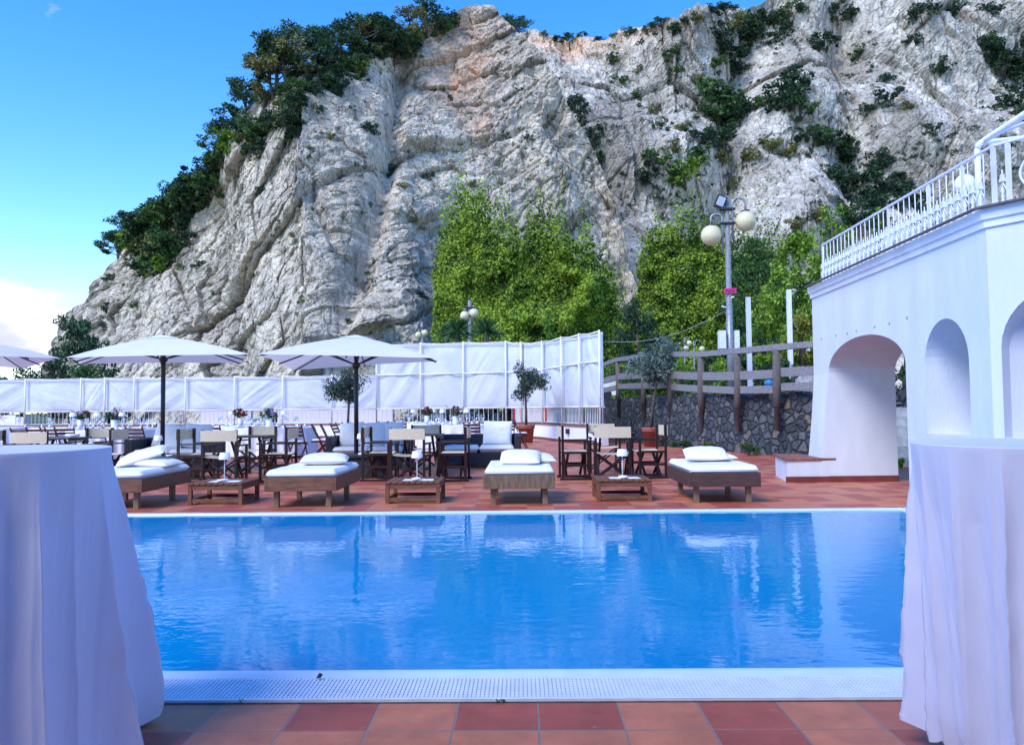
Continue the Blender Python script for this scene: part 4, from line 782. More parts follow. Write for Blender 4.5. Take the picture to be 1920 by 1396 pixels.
for px, Y, lx, nm in ((322, 13.9, 296, 'leftmost'), (690, 13.9, 677, 'middle'), (915, 14.2, None, 'rightmost')):
    p = PX(px, Y)
    if lx is None: continue
    put(ctb, uc, p, 0, 'low black wicker coffee table in front of the '+nm+' wicker sofa', group='black coffee tables')
    q = PX(lx, Y-.1); put(tl, ut, (q.x, q.y, .4005), 0, 'small white cordless lamp on the black coffee table before the '+nm+' wicker sofa', group='small white cordless lamps')
    put(ash, ua, (q.x+.22, q.y-.05, .4005), 0, 'small white dish on the black coffee table before the '+nm+' wicker sofa', group='white dishes on the low tables')
# ------------------------------------------------------------------ folding garden chairs (seat faces -Y)
def folding():
    t = thing('folding_chair', '', 'chair')
    for s in (-1, 1):
        m = MB(); m.beam((s*.20, -.22, 0), (s*.20, .20, .86), .03, .022, (1, 0, 0)); m.build('leg', brown_wood, t)
        m = MB(); m.beam((s*.165, .24, 0), (s*.165, -.19, .44), .03, .022, (1, 0, 0)); m.build('leg', brown_wood, t)
    m = MB()
    for k in range(7): y = -.19+k*.058; m.box(-.19, .19, y, y+.045, .44, .457)
    for y in (-.19, .19): m.box(-.182, .182, y-.012 if y < 0 else y, y if y < 0 else y+.012, .42, .439)
    m.box(-.03, .03, -.18, .2, .4401-.012, .4399); m.build('seat', brown_wood, t)
    for k in range(3): z = .62+k*.085; y = .20-(.86-z)*.488; m = MB(); m.box(-.205, .205, y-.018, y-.005, z-.028, z+.028); m.build('back_slat', brown_wood, t)
    V, Fc = mattress(.38, .38, .045, 2, 12, 12); npmesh('seat_pad', V, Fc, cushion_m, t, True, (0, -.01, .458)); return t
fc = folding(); uf = []
FCH = [(45, 17.6, 3.0, 'leftmost of the row of dark ones before the far left table'), (72, 18.0, 3.3, 'second from the left of the row before the far left table'), (100, 18.0, 2.9, 'third from the left of the row before the far left table'), (124, 18.2, 3.4, 'fourth of the row before the far left table'), (183, 18.0, 3.2, 'before the left flower table, left of the cream chair backs'),
       (259, 17.6, 3.05, 'with open slatted back before the front left table'), (326, 18.6, 2.6, 'just right of the left parasol pole'), (352, 19.4, 3.6, 'between the left parasol pole and the front middle table'), (402, 18.2, 3.1, 'at the left of the front middle dining table'),
       (556, 17.8, 3.0, 'at the right front of the middle dining table'), (600, 18.6, 1.9, 'side on at the right of the middle dining table, nearest it'), (616, 19.2, 1.75, 'side on right of the middle dining table, second from it'), (637, 20.4, 1.4, 'side on right of the middle dining table, third from it'),
       (708, 22.5, 4.2, 'side on left of the right dining tables, behind the middle sofa'), (724, 23, 4.4, 'tilted, left of the right dining tables'), (748, 21.5, 3.3, 'at the left front of the right dining table'), (886, 19.6, 3.1, 'with white pad before the right dining table'), (950, 21.2, 3.4, 'behind the large puffy pillow at the right dining table'), (975, 22.6, 1.7, 'side on at the far right dining table, nearest the potted tree'),
       (300, 21.4, 1.6, 'side on behind the left parasol pole'), (660, 21.5, 2.4, 'beside the trunk of the left potted olive tree')]
for px, Y, rz, w_ in FCH: put(fc, uf, PX(px, Y), rz, 'brown wooden folding chair '+w_, group='brown folding chairs round the dining tables')
# ------------------------------------------------------------------ dining tables
def dining(label, px, Y, r, seed, ry=1.0):
    p = PX(px, Y); t = thing('dining_table', label, 'table', p, 0, 'round dining tables under white cloths'); nu, nv = 240, 30; th = np.linspace(0, 2*np.pi, nu+1)[:-1][None, :]; v = np.linspace(0, 1, nv)[:, None]
    fo = 1-np.abs(np.sin(th*13+.8*np.sin(th*3+seed)))-.4; rad = r+(.03+.08*v)*fo*np.clip(v*3, 0, 1)+.04*v; Z = .76-.70*v+0*th; V = np.stack([rad*np.cos(th), rad*np.sin(th)*ry, Z], 2).reshape(-1, 3)
    i = np.arange(nu*(nv-1)); b = (i//nu)*nu+(i % nu+1) % nu; o = npmesh('tablecloth', V, np.stack([i, i+nu, b+nu, b], 1), cloth_far, t, True)
    bm = bmesh.new(); bm.from_mesh(o.data); bm.verts.ensure_lookup_table(); bm.faces.new([bm.verts[j] for j in range(nu)]); bm.to_mesh(o.data); bm.free()
    m = MB(); m.lathe([(.4, 0), (.4, .03), (.05, .05), (.05, .75)], 16); m.build('pedestal', dark_metal, t); return p
TB = {}
for key, nm, px, Y, r in (('a', 'front left round white dining table', 217, 19.8, 1.12), ('b', 'smaller round white dining table behind the front left one', 125, 22.5, .95), ('c', 'round white dining table right of the left parasol pole, nearer one', 508, 20.2, 1.12), ('d', 'round white dining table standing behind the nearer middle one', 455, 23.2, 1.1), ('e', 'round white dining table before the right potted olive tree, nearer one', 862, 21.8, 1.12), ('f', 'round white dining table behind the nearer right one', 795, 25.0, 1.0), ('g', 'white dining table at the far left edge behind the railing chairs', 2, 23.5, .9)):
    TB[key] = (dining(nm, px, Y, r, px), r, nm)
TS = {'a': 'the front left dining table', 'b': 'the smaller table behind the front left one', 'c': 'the nearer middle dining table', 'd': 'the far middle dining table', 'e': 'the nearer right dining table', 'f': 'the far right dining table', 'g': 'the table at the far left edge'}
def wineglass():
    m = MB(); m.lathe([(.001, 0), (.036, 0), (.034, .004), (.006, .008), (.005, .10), (.03, .125), (.042, .16), (.040, .20), (.034, .225)], 10); return m.build('wine_glass', glass)
wg = wineglass(); uw = []
m = MB(); m.lathe([(.001, .0), (.07, 0), (.13, .012), (.135, .016), (.08, .008), (.001, .006)], 20); pl = m.build('plate', porcelain); upl = []
m = MB(); m.lathe([(.001, .0), (.04, 0), (.03, .02), (.012, .06), (.012, .07), (.001, .09)], 6); np_ = m.build('napkin', cloth_far); un = []
m = MB(); m.lathe([(.001, 0), (.085, 0), (.09, .005), (.09, .235), (.08, .235), (.08, .2), (.001, .2)], 4); vz = thing('flower_vase', '', 'vase'); m.build('pot', porcelain, vz); uv = []
for key, (p, r, nm) in TB.items():
    n = {'a': 9, 'b': 5, 'c': 9, 'd': 6, 'e': 9, 'f': 6, 'g': 3}[key]
    for k in range(n):
        a = 2*math.pi*k/n+.3; c_ = Vector((p.x+(r-.27)*math.cos(a), p.y+(r-.27)*math.sin(a), .7615))
        o = put(pl, upl, c_, 0, 'white dinner plate on '+TS[key], group='dinner plates on '+TS[key]); o['category'] = 'plate'
        o = put(np_, un, c_+Vector((0, 0, .018)), a, 'folded white napkin standing on a plate on '+TS[key], group='napkins on '+TS[key]); o['category'] = 'napkin'
        for q, sc in ((.2, 1.0), (.32, 1.25)):
            o = put(wg, uw, (p.x+(r-.45)*math.cos(a+q), p.y+(r-.45)*math.sin(a+q), .7615), 0, 'clear stemmed wine glass on '+TS[key], sc, group='wine glasses on '+TS[key]); o['category'] = 'wine glass'
for key, offs in (('a', ((-1.05, -.1), (-.62, .25), (.25, -.2))), ('b', ((.15, .0), )), ('c', ((-.15, .35), (.30, .1))), ('d', ((-.35, 0), )), ('e', ((.22, -.35), (-.5, .2))), ('f', ((.3, 0), (-.35, 0)))):
    p, r, nm = TB[key]
    for k, (dx, dy) in enumerate(offs):
        if abs(dx) > r: continue
        put(tl, ut, (p.x+dx, p.y+dy, .7615), 0, ('left', 'middle', 'right')[k if len(offs) == 3 else k*2]+' small cordless lamp on '+TS[key] if len(offs) > 1 else 'small white cordless lamp on '+TS[key], 1.15, group='small white cordless lamps')
# ------------------------------------------------------------------ bouquets
green_f = leafmat('bouquet_green', (.01, .035, .012), (.06, .12, .04), 8)
petals = {'pink': mat('petal_pink', (.62, .22, .30), .6, .3, 30), 'red': mat('petal_red', (.42, .01, .03), .6, .4, 30), 'white': mat('petal_white', (.75, .72, .70), .6, .1, 30), 'lilac': mat('petal_lilac', (.45, .38, .72), .6, .2, 30), 'rust': mat('petal_rust', (.35, .12, .06), .6, .3, 30)}
for px, py, Y, cols_, lab, sc in ((152, 772, 21.8, ('rust', 'rust', 'white', 'pink'), 'bouquet of rust flowers and one white bloom on the left', 1.0), (215, 774, 19.9, ('pink', 'pink', 'white', 'pink'), 'loose bouquet of pink blossoms before the left fabric screen', 1.0), (451, 771, 22.2, ('red', 'red', 'red', 'rust'), 'bouquet with one large dark red bloom', .9), (505, 770, 20.2, ('lilac', 'white', 'lilac', 'pink'), 'spreading bouquet of lilac and white flowers', 1.05), (801, 764, 23.8, ('red', 'rust', 'red', 'pink'), 'small bouquet of red flowers, second from the right', .9), (854, 765, 21.7, ('pink', 'white', 'pink', 'rust'), 'rightmost bouquet of pale pink flowers', 1.0)):
    p = P(px, py, Y); base = Vector((p.x, p.y, .7615)); b = put(vz, uv, base, .78+random.uniform(-.3, .3), 'white vase holding the '+lab, group='white vases with bouquets')
    t = thing('bouquet', lab+', standing in a white vase', 'flowers', (base.x, base.y, .7615+.2), 0, 'bouquets on the dining tables')
    V, Fc = leaves(ell(26, .22*sc, .18*sc, .14*sc)+np.array([0, 0, .16]), .05, 7, .075, .035); npmesh('foliage', V, Fc, green_f, t)
    m = MB()
    for k in range(9): a = random.uniform(0, 6.28); e = Vector((.30*math.cos(a)*sc, .2*math.sin(a), random.uniform(.2, .42))); m.tube([(0, 0, 0), e*.5+Vector((0, 0, .05)), e], .0035, 4)
    m.build('stems', green_f, t)
    for k, c_ in enumerate(cols_*3):
        V, Fc = leaves(np.zeros((1, 3)), .04 if k else .055, 26, .045, .035); a = k*2.4; rr = 0 if k == 0 else random.uniform(.07, .2)
        npmesh('bloom', V, Fc, petals[c_], t, loc=(rr*math.cos(a)*sc, rr*math.sin(a)*.8, .17+random.uniform(-.02, .12)*sc-(rr*.25)))
vz.name = 'flower_vase'
# ------------------------------------------------------------------ parasols
def parasol(label, px, Y, apex_py, corners, tipdrop=None):
    """corners: list of world points of the four canopy corners, in order"""
    base = PX(px, Y); t = thing('parasol', label, 'parasol', base, 0, 'large cream parasols'); L_ = lambda v: Vector(v)-base
    ap = L_(P(px, apex_py, Y)); m = MB(); m.tube([(0, 0, 0), (0, 0, ap.z-.08)], .042, 14); m.build('pole', dark_metal, t)
    m = MB(); m.box(-.35, .35, -.35, .35, 0, .06); m.build('base', galv, t, .01)
    m = MB(); m.tube([(0, 0, ap.z-.02), (0, 0, ap.z+.05)], .03, 10); m.build('finial', dark_metal, t)
    n = 24; cs = [L_(c) for c in corners]; V = []; Fs = []
    for k in range(4):
        a, b = cs[k], cs[(k+1) % 4]; o = len(V)
        for j in range(n+1):
            r_ = j/n
            for i in range(n+1):
                s_ = i/n; e = a.lerp(b, s_); sag = .05*math.sin(math.pi*s_)*r_; p = ap.lerp(e, r_); edge_in = 1-.035*math.sin(math.pi*s_)*r_; p.x = ap.x+(p.x-ap.x)*edge_in; p.y = ap.y+(p.y-ap.y)*edge_in
                p.z += .035*math.sin(math.pi*r_)-sag*.0+.012*math.sin(math.pi*s_)*r_; V.append(p)
        for j in range(n):
            for i in range(n): q = o+j*(n+1)+i; Fs.append((q, q+1, q+n+2, q+n+1))
    o_ = npmesh('canopy', [tuple(v) for v in V], Fs, parasol_m, t, True)
    m = MB(); n2 = 12; cap = []
    for k in range(4):
        a = ap.lerp(cs[k], .19); b = ap.lerp(cs[(k+1) % 4], .19); m.add([ap+Vector((0, 0, .03)), a+Vector((0, 0, .035)), b+Vector((0, 0, .035))], [(0, 1, 2)], True)
    m.build('vent_cap', parasol_m, t)
    hub = Vector((0, 0, min(c.z for c in cs)+.02)); mids = [(cs[k]+cs[(k+1) % 4])/2 for k in range(4)]
    for c in cs+mids:
        m = MB(); m.tube([ap+(c-ap)*.03+Vector((0, 0, -.06)), ap.lerp(c, .5)+Vector((0, 0, -.01)), ap.lerp(c, .97)+Vector((0, 0, -.03))], .014, 6); m.build('rib', dark_metal, t)
        m = MB(); m.tube([hub, ap.lerp(c, .5)+Vector((0, 0, .02))], .012, 6); m.build('strut', dark_metal, t)
    m = MB(); m.lathe([(.05, -.05), (.075, -.03), (.075, .03), (.05, .05)], 14, tuple(hub)); m.build('hub', dark_metal, t)
    return t
parasol('large cream parasol in the middle of the left half, with a dark finial', 304, 15.0, 630, [P(123, 670, 13.9), P(468, 664, 13.9), P(455, 680.5, 16.3), P(148, 682, 16.3)])
parasol('large cream parasol tilted beside the left potted olive tree', 668, 14.7, 630, [P(482, 664, 13.2), P(812, 671, 13.4), P(822, 677, 15.8), P(549, 694, 16.0)])
parasol('large cream parasol cut off by the left edge of the picture', -38, 15.0, 640, [P(-230, 672, 14.0), P(-10, 668, 12.9), P(114, 672, 15.0), P(45, 691, 16.9)])
# ------------------------------------------------------------------ street lamps
def lampglobe(t, c, r):
    m = MB(); m.sphere(c, r, 24, 16); g_ = m.build('globe', globe_m, t); m = MB(); m.lathe([(r*.42, r*.90), (r*.42, r*1.04), (r*.2, r*1.10), (.001, r*1.10)], 16, c); m.build('collar', dark_metal, g_)
def streetlamp(label, px, Y, zb, ztop, globes, rp_, rg, grp='globe street lamps'):
    b = PX(px, Y, zb); t = thing('street_lamp', label, 'street lamp', b, 0, grp); h = ztop-zb
    m = MB(); m.tube([(0, 0, 0), (0, 0, h*.45), (0, 0, h*.4501), (0, 0, h)], [rp_*1.25, rp_*1.1, rp_, rp_*.8], 12); m.build('pole', galv, t)
    for gx, gz in globes:
        top = gz+rg+.25+abs(gx)*.4; s = 1 if gx > 0 else -1; x0 = s*rp_*1.8; pts = [(x0, 0, gz-.55), (x0, 0, top-.25)]
        for k in range(1, 8): a = math.pi*k/8; pts.append((x0+(gx-x0)*(1-math.cos(a))/2, 0, top-.25+.42*abs(gx-x0)*math.sin(a)+.0))
        pts.append((gx, 0, top-.25)); pts.append((gx, 0, gz+rg)); m = MB(); m.tube(pts, rp_*.42, 8); m.build('arm', galv, t); lampglobe(t, (gx, 0, gz), rg)
    m = MB()
    for zz in (h-.42, h-.85): m.box(-rp_*2.6, rp_*2.6, -rp_*1.3, rp_*1.3, zz, zz+.05)
    for k, zz in enumerate((h-.42, h-.85)): m = MB(); m.box(-rp_*2.6, rp_*2.6, -rp_*1.3, rp_*1.3, zz, zz+.05); m.build('bracket', dark_metal, t)
    return t
Y = 23.0; s_ = Y/F; bz = 1.42
zz = lambda py, px=1371, Y=Y: P(px, py, Y).z-bz
t = streetlamp('tall twin globe street lamp with floodlight and pink sign, before the cliff', 1371, Y, bz, P(1371, 368, Y).z, [((1406-1371)*s_, zz(415)), ((1340-1371)*s_, zz(441))], .085, .31)
ft = Vector(((1357-1371)*s_, -.1, zz(380))); m = MB(); Mr = Matrix.Translation(ft) @ Matrix.Rotation(R(22), 4, 'Y') @ Matrix.Rotation(R(18), 4, 'X')
m.box(-.15, .15, -.05, .05, -.20, .20, Mr); fl = m.build('floodlight', mat('black_housing', (.02, .02, .025), .4), t, .01); m = MB(); m.box(-.11, .11, -.056, -.051, -.11, .16, Mr); m.build('lens', mat('flood_lens', (.45, .52, .6), .1), fl); m = MB(); m.tube([ft, (0, 0, ft.z-.05)], .03, 8); m.build('bracket', dark_metal, t)
m = MB(); z0 = zz(550); m.box(-.16, .19, -.12, -.10, z0-.0, z0+.14); sg = m.build('sign', mat('pink_sign', (.75, .01, .22), .5), t)
m = MB()
for k in range(7): m.box(-.12+k*.04, -.095+k*.04, -.1245, -.1215, z0+.05, z0+.10+(.01 if k % 2 else 0))
m.box(-.12, .15, -.1245, -.1215, z0+.025, z0+.036); m.build('lettering', mat('sign_ink', (.25, .0, .07), .6), sg)
for sx, w_ in ((-.34, .19), (.12, .13)): m = MB(); m.box(sx, sx+w_, -.16, .1, zz(654), zz(620)); m.build('junction_box', white_metal, t, .01)
for zc in (zz(560), zz(578, 1371)): m = MB(); m.tube([(0, 0, zc), (-.25 if zc < zz(570) else .12, -.12, zc+.05)], .02, 6); m.build('insulator', porcelain, t)
streetlamp('twin globe street lamp rising behind the fabric screen in front of the ivy', 882, 42, .0, P(882, 563, 42).z, [(-.26, P(875, 592, 42).z), (.24, P(890, 587, 42).z)], .11, .27)
streetlamp('small twin globe street lamp behind the right corner of the middle parasol', 792, 55, .0, P(792, 604, 55).z, [(-.26, P(788, 628, 55).z), (.2, P(797, 624, 55).z)], .11, .25)
streetlamp('small distant twin globe lamp just above the fence, left one of the pair', 1285, 52, 1.8, P(1285, 632, 52).z, [(.13, P(1289, 653, 52).z-1.8), (.34, P(1294, 643, 52).z-1.8)], .05, .19)
streetlamp('small distant single globe lamp just above the fence, right one of the pair', 1303, 50, 1.8, P(1303, 638, 50).z, [(.52, P(1319, 654, 50).z-1.8)], .05, .19)
for px, Y, top, nm in ((1407, 24, 557, 'left'), (1484, 24, 543, 'right')):
    p = PX(px, Y, 1.42); h = P(px, top, Y).z-1.42; t = thing('white_post', f'tall bare white post behind the fence, {nm} one of two', 'post', p, 0, 'tall white posts behind the fence'); m = MB(); m.box(-.065, .065, -.065, .065, 0, h); m.build('shaft', white_paint, t, .006); m = MB(); m.box(-.11, .11, -.11, .11, 0, .03); m.build('foot', galv, t)
m = MB(); a = P(1128, 640, 24.4); b = P(1366, 580, 23); m.tube([a.lerp(b, k/12)+Vector((0, 0, -.35*math.sin(math.pi*k/12))) for k in range(13)], .008, 4); tag(m.build('cable', galv), 'thin sagging cable strung from the screen to the tall street lamp', 'cable')
for k, (a, b) in enumerate(((P(378, 662, 56), P(650, 730, 40)), (P(1510, 345, 60), P(1502, 450, 40)))):
    m = MB(); m.tube([a, a.lerp(b, .5)+Vector((0, 0, -.4)), b], .02, 4); tag(m.build('cable', dark_metal), ('thin dark cable slanting across the lower cliff behind the parasols', 'thin dark cable hanging in front of the right cliff face')[k], 'cable')
# ------------------------------------------------------------------ potted olive trees
olive = leafmat('olive_leaves', (.018, .035, .025), (.11, .16, .12), 4, .2); olive2 = leafmat('olive_leaves_grey', (.05, .085, .075), (.22, .30, .25), 4, .2)
def potted(label, base, pw, ph, ctr, crx, crz, n, lf, mt, seed, lean=0):
    t = thing('potted_olive_tree', label, 'potted tree', base); r_ = np.random.default_rng(seed)
    m = MB(); m.lathe([(.001, 0), (pw*.36, 0), (pw*.46, ph*.80), (pw*.5, ph*.80), (pw*.5, ph*.84), (pw*.48, ph*.85), (pw*.5, ph*.87), (pw*.51, ph), (pw*.45, ph), (pw*.44, ph*.9), (.001, ph*.9)], 28); m.build('pot', terracotta, t)
    m = MB(); m.lathe([(.001, ph*.905), (pw*.43, ph*.902)], 20); m.build('soil', soil, t); c = Vector(ctr)-base
    m = MB(); fork = Vector((c.x*.8, c.y, c.z-crz*.75)); m.tube([(0, 0, ph*.88), (c.x*.3+lean, 0, ph+(fork.z-ph)*.5), fork, (c.x, c.y, c.z)], [.05, .04, .035, .02], 8); m.build('trunk', bark, t)
    cl = ell(46, crx*.78, crx*.7, crz*.78, .35, r_)+np.array([c.x, c.y, c.z]); cl[:, 0] += .32*crx*np.sin(cl[:, 2]*5+seed); cl += r_.normal(size=cl.shape)*.06*crx/.55
    m = MB()
    for q in cl[::3]: m.tube([fork+(Vector(c)-fork)*.4*r_.random(), (Vector(q)+fork)/2+Vector((0, 0, .08)), q], [.016, .011, .005], 5)
    m.build('limbs', bark, t)
    V, Fc = leaves(cl, .17*crx/.55, n, lf, lf*.28, .3, 1, r_); npmesh('crown', V, Fc, mt, t); return t
Yo = 27; b1 = PX(987, Yo); potted('potted olive tree in a big terracotta pot before the tall fabric screen', b1, .60, .62, P(985, 716, Yo), .68, .66, 60, .12, olive, 4)
Yo = 25.5; b1 = PX(652, Yo); potted('olive tree behind the middle wicker sofa beside the parasol pole', b1, .55, .55, P(655, 726, Yo), .74, .70, 66, .12, olive, 8)
V, Fc = leaves(ell(8, .12, .1, .35, .2)+np.array([.22, -.1, 1.65]), .1, 40, .09, .025); o = npmesh('trailing_sprig', V, Fc, olive, C.objects[-1] if False else [o for o in C.objects if o.name.startswith('potted_olive_tree')][-1])
Yo = 23.5; b1 = PX(1221, Yo); potted('tall grey green olive tree in a terracotta pot against the dark stone wall', b1, .56, .58, P(1232, 678, Yo), .78, .98, 62, .14, olive2, 12)
# ------------------------------------------------------------------ vegetation on the cliffs
pine_d = leafmat('pine_dark', (.012, .036, .022), (.075, .16, .065), .5, .15); pine_o = leafmat('pine_olive', (.05, .07, .02), (.32, .31, .12), .6, .2)
scrub_m = leafmat('scrub_green', (.015, .05, .02), (.10, .20, .05), .6, .2); bright_m = leafmat('bright_green', (.04, .10, .01), (.28, .46, .06), .7, .3)
ivy_m = leafmat('ivy_leaves', (.016, .055, .008), (.36, .50, .05), .42, .3, .64); bamboo_m = leafmat('bamboo_leaves', (.04, .10, .01), (.34, .52, .07), .6, .3); yellow_m = leafmat('golden_conifer', (.05, .07, .01), (.38, .36, .05), .9, .25)
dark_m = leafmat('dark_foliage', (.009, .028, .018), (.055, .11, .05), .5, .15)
def pine(seed, mt, kind=0, n=95):
    """unit-height maritime pine: bare trunk, irregular flat clumps"""
    r_ = np.random.default_rng(seed); t = thing('pine_tree', 'dark pine', 'pine tree'); lean = r_.uniform(-.15, .15); m = MB()
    m.tube([(0, 0, -.12), (lean*.3, 0, .3), (lean, 0, .62), (lean*1.1, .02, .85)], [.035, .028, .02, .008], 7)
    k = 15; cl = []
    for i in range(k):
        a = r_.uniform(0, 6.28); z = r_.uniform(.34, .95) if kind == 0 else r_.uniform(.6, .97); w_ = (.42 if z < .8 else .26)*r_.uniform(.4, 1); c = (lean+w_*math.cos(a), w_*math.sin(a), z); cl.append(c)
        m.tube([(lean*z, 0, z-.14), (lean+w_*.5*math.cos(a), w_*.5*math.sin(a), z-.06), c], [.014, .010, .004], 5)
    m.build('trunk', bark, t); cl = np.array(cl); V, Fc = leaves(cl, r_.uniform(.10, .19, k), n, .062, .024, .5, .55, r_)
    V2, F2 = leaves(np.repeat(cl, 3, 0)+r_.normal(size=(k*3, 3))*.07, .06, n//3, .055, .02, .5, .7, r_); npmesh('crown', np.concatenate([V, V2]), np.concatenate([Fc, F2+len(V)]), mt, t); return t
def shrub(seed, mt, nm='shrub', flat=.7, n=70, k=16, L=.085):
    r_ = np.random.default_rng(seed); t = thing(nm, 'x', 'shrub'); cl = ell(k, .42, .38, .40*flat/.7, .3, r_)+np.array([0, 0, .3]); cl[:, 0] += r_.normal(size=k)*.08
    V, Fc = leaves(cl, r_.uniform(.09, .2, k), n, L, L*.5, .3, .8, r_); npmesh('foliage', V, Fc, mt, t)
    m = MB()
    for i in range(5): m.tube([(0, 0, -.15), cl[i]*.5, cl[i]], [.02, .012, .005], 5)
    m.build('stems', bark, t); return t
pines = [pine(1, pine_d), pine(2, pine_d), pine(5, pine_d, 1), pine(9, pine_o), pine(12, pine_o, 1)]; upn = [[] for _ in pines]
shr = [shrub(1, scrub_m), shrub(2, scrub_m), shrub(3, dark_m), shrub(4, dark_m), shrub(6, bright_m), shrub(8, pine_o)]; us = [[] for _ in shr]
def place(first, used, p, size, label, group, wide=1.0): return put(first, used, p, random.uniform(0, 6.28), label, (size*wide, size*wide, size), group)
rr = random.Random(4)
crest = [(246, 462), (258, 425), (284, 398), (312, 368), (360, 312), (430, 256), (500, 200), (560, 148), (630, 102), (700, 72), (760, 46), (835, 2)]
def crestpt(u): u = max(0, min(.9999, u))*(len(crest)-1); k = int(u); f = u-k; return crest[k][0]*(1-f)+crest[k+1][0]*f, crest[k][1]*(1-f)+crest[k+1][1]*f
GA = 'pines and bushes along the left cliff crest'
# pines standing out on the crest: foot px, foot py, height px, variant, width
for px, py, h, v, wd, lab in ((246, 372, 62, 0, 1.0, 'wind bent pine leaning out from the left shoulder of the cliff'), (222, 470, 60, 1, 1.5, 'dark pine hanging at the lowest left end of the crest'), (240, 440, 66, 2, 1.7, 'wide dark pine just above the lowest one on the left crest'), (412, 205, 70, 1, 1.5, 'dark pine halfway up the left crest'), (437, 218, 66, 0, 1.5, 'second dark pine halfway up the left crest'),
    (460, 168, 78, 0, 1.3, 'slim dark pine below the tallest crest pines'), (520, 130, 118, 1, 1.25, 'tallest dark pine group of the crest, against the sky'), (552, 150, 125, 2, 1.1, 'tall flat topped pine beside the tallest one'), (540, 175, 100, 4, 1.5, 'pale olive pine catching light in the middle of the crest'), (515, 185, 85, 3, 1.5, 'olive toned pine left below the pale one'),  # the pale olive pine has its sunlight put into the leaf colour
    (612, 95, 66, 0, 1.5, 'round dark pine right of the tallest group'), (640, 88, 70, 1, 1.5, 'dark pine second right of the tallest group'), (672, 80, 88, 2, 1.5, 'broad umbrella pine high on the crest'), (692, 72, 62, 4, 1.5, 'bright olive pine high on the crest'), (728, 58, 62, 1, 1.6, 'dark pine near the top of the crest'), (760, 45, 58, 3, 1.6, 'olive pine near the summit'), (800, 25, 50, 0, 1.7, 'dark pine at the summit end of the trees')):
    p, D = onA(px, py, 1.0); place(pines[v], upn[v], p-Vector((0, 0, 1)), (h+12)*D/F, lab, GA, wd*.85)
for i in range(122):
    u = rr.random(); cx_, cy_ = crestpt(u); inn = rr.random()**1.3*(62 if u > .25 else 75)*(1 if u < .75 else .5); px = cx_+inn*.72; py = cy_+inn*.75+2; s = rr.uniform(38, 66)*(1.22 if u < .55 else .95 if u < .7 else .8); p, D = onA(px, py, -1.0)
    v = rr.choice([0, 1, 2, 2, 3, 3, 0, 1, 5]) if i % 13 else 4
    place(shr[v], us[v], p-Vector((0, 0, s*D/F*.4)), s*D/F, 'dense evergreen bush among those covering the left cliff crest', 'bushes covering the left cliff crest', 1.25)
for i in range(26):
    u = rr.uniform(.2, .9); cx_, cy_ = crestpt(u); inn = rr.uniform(4, 40); px = cx_+inn*.72; py = cy_+inn*.75; v = rr.choice([0, 1, 2, 0, 1, 3]); p, D = onA(px, py, 0); s = rr.uniform(40, 62)
    place(pines[v], upn[v], p-Vector((0, 0, 2)), s*D/F, 'small dark pine half buried in the bushes of the left cliff crest', 'small pines among the crest bushes', 1.2)
for px, py, s, v in ((300, 470, 62, 2), (322, 455, 60, 3), (330, 480, 46, 0), (285, 495, 34, 3), (310, 430, 60, 3), (345, 500, 26, 0), (270, 455, 40, 2), (205, 520, 26, 2), (200, 575, 26, 3), (195, 608, 24, 2), (255, 570, 26, 0), (375, 497, 32, 2), (546, 243, 30, 1), (620, 255, 22, 5), (690, 240, 40, 2), (735, 325, 46, 2), (795, 330, 34, 3), (755, 350, 30, 5), (490, 360, 32, 2), (790, 555, 30, 2), (545, 190, 26, 1), (500, 125, 30, 5), (950, 255, 22, 3), (990, 258, 22, 2), (550, 440, 18, 5), (600, 205, 26, 1), (885, 345, 26, 5)):
    p, D = onA(px, py, -2.2); place(shr[v], us[v], p-Vector((0, 0, s*D/F*.35)), s*D/F, 'bush growing from a crevice of the left limestone cliff', 'bushes in the left cliff face', 1.15)
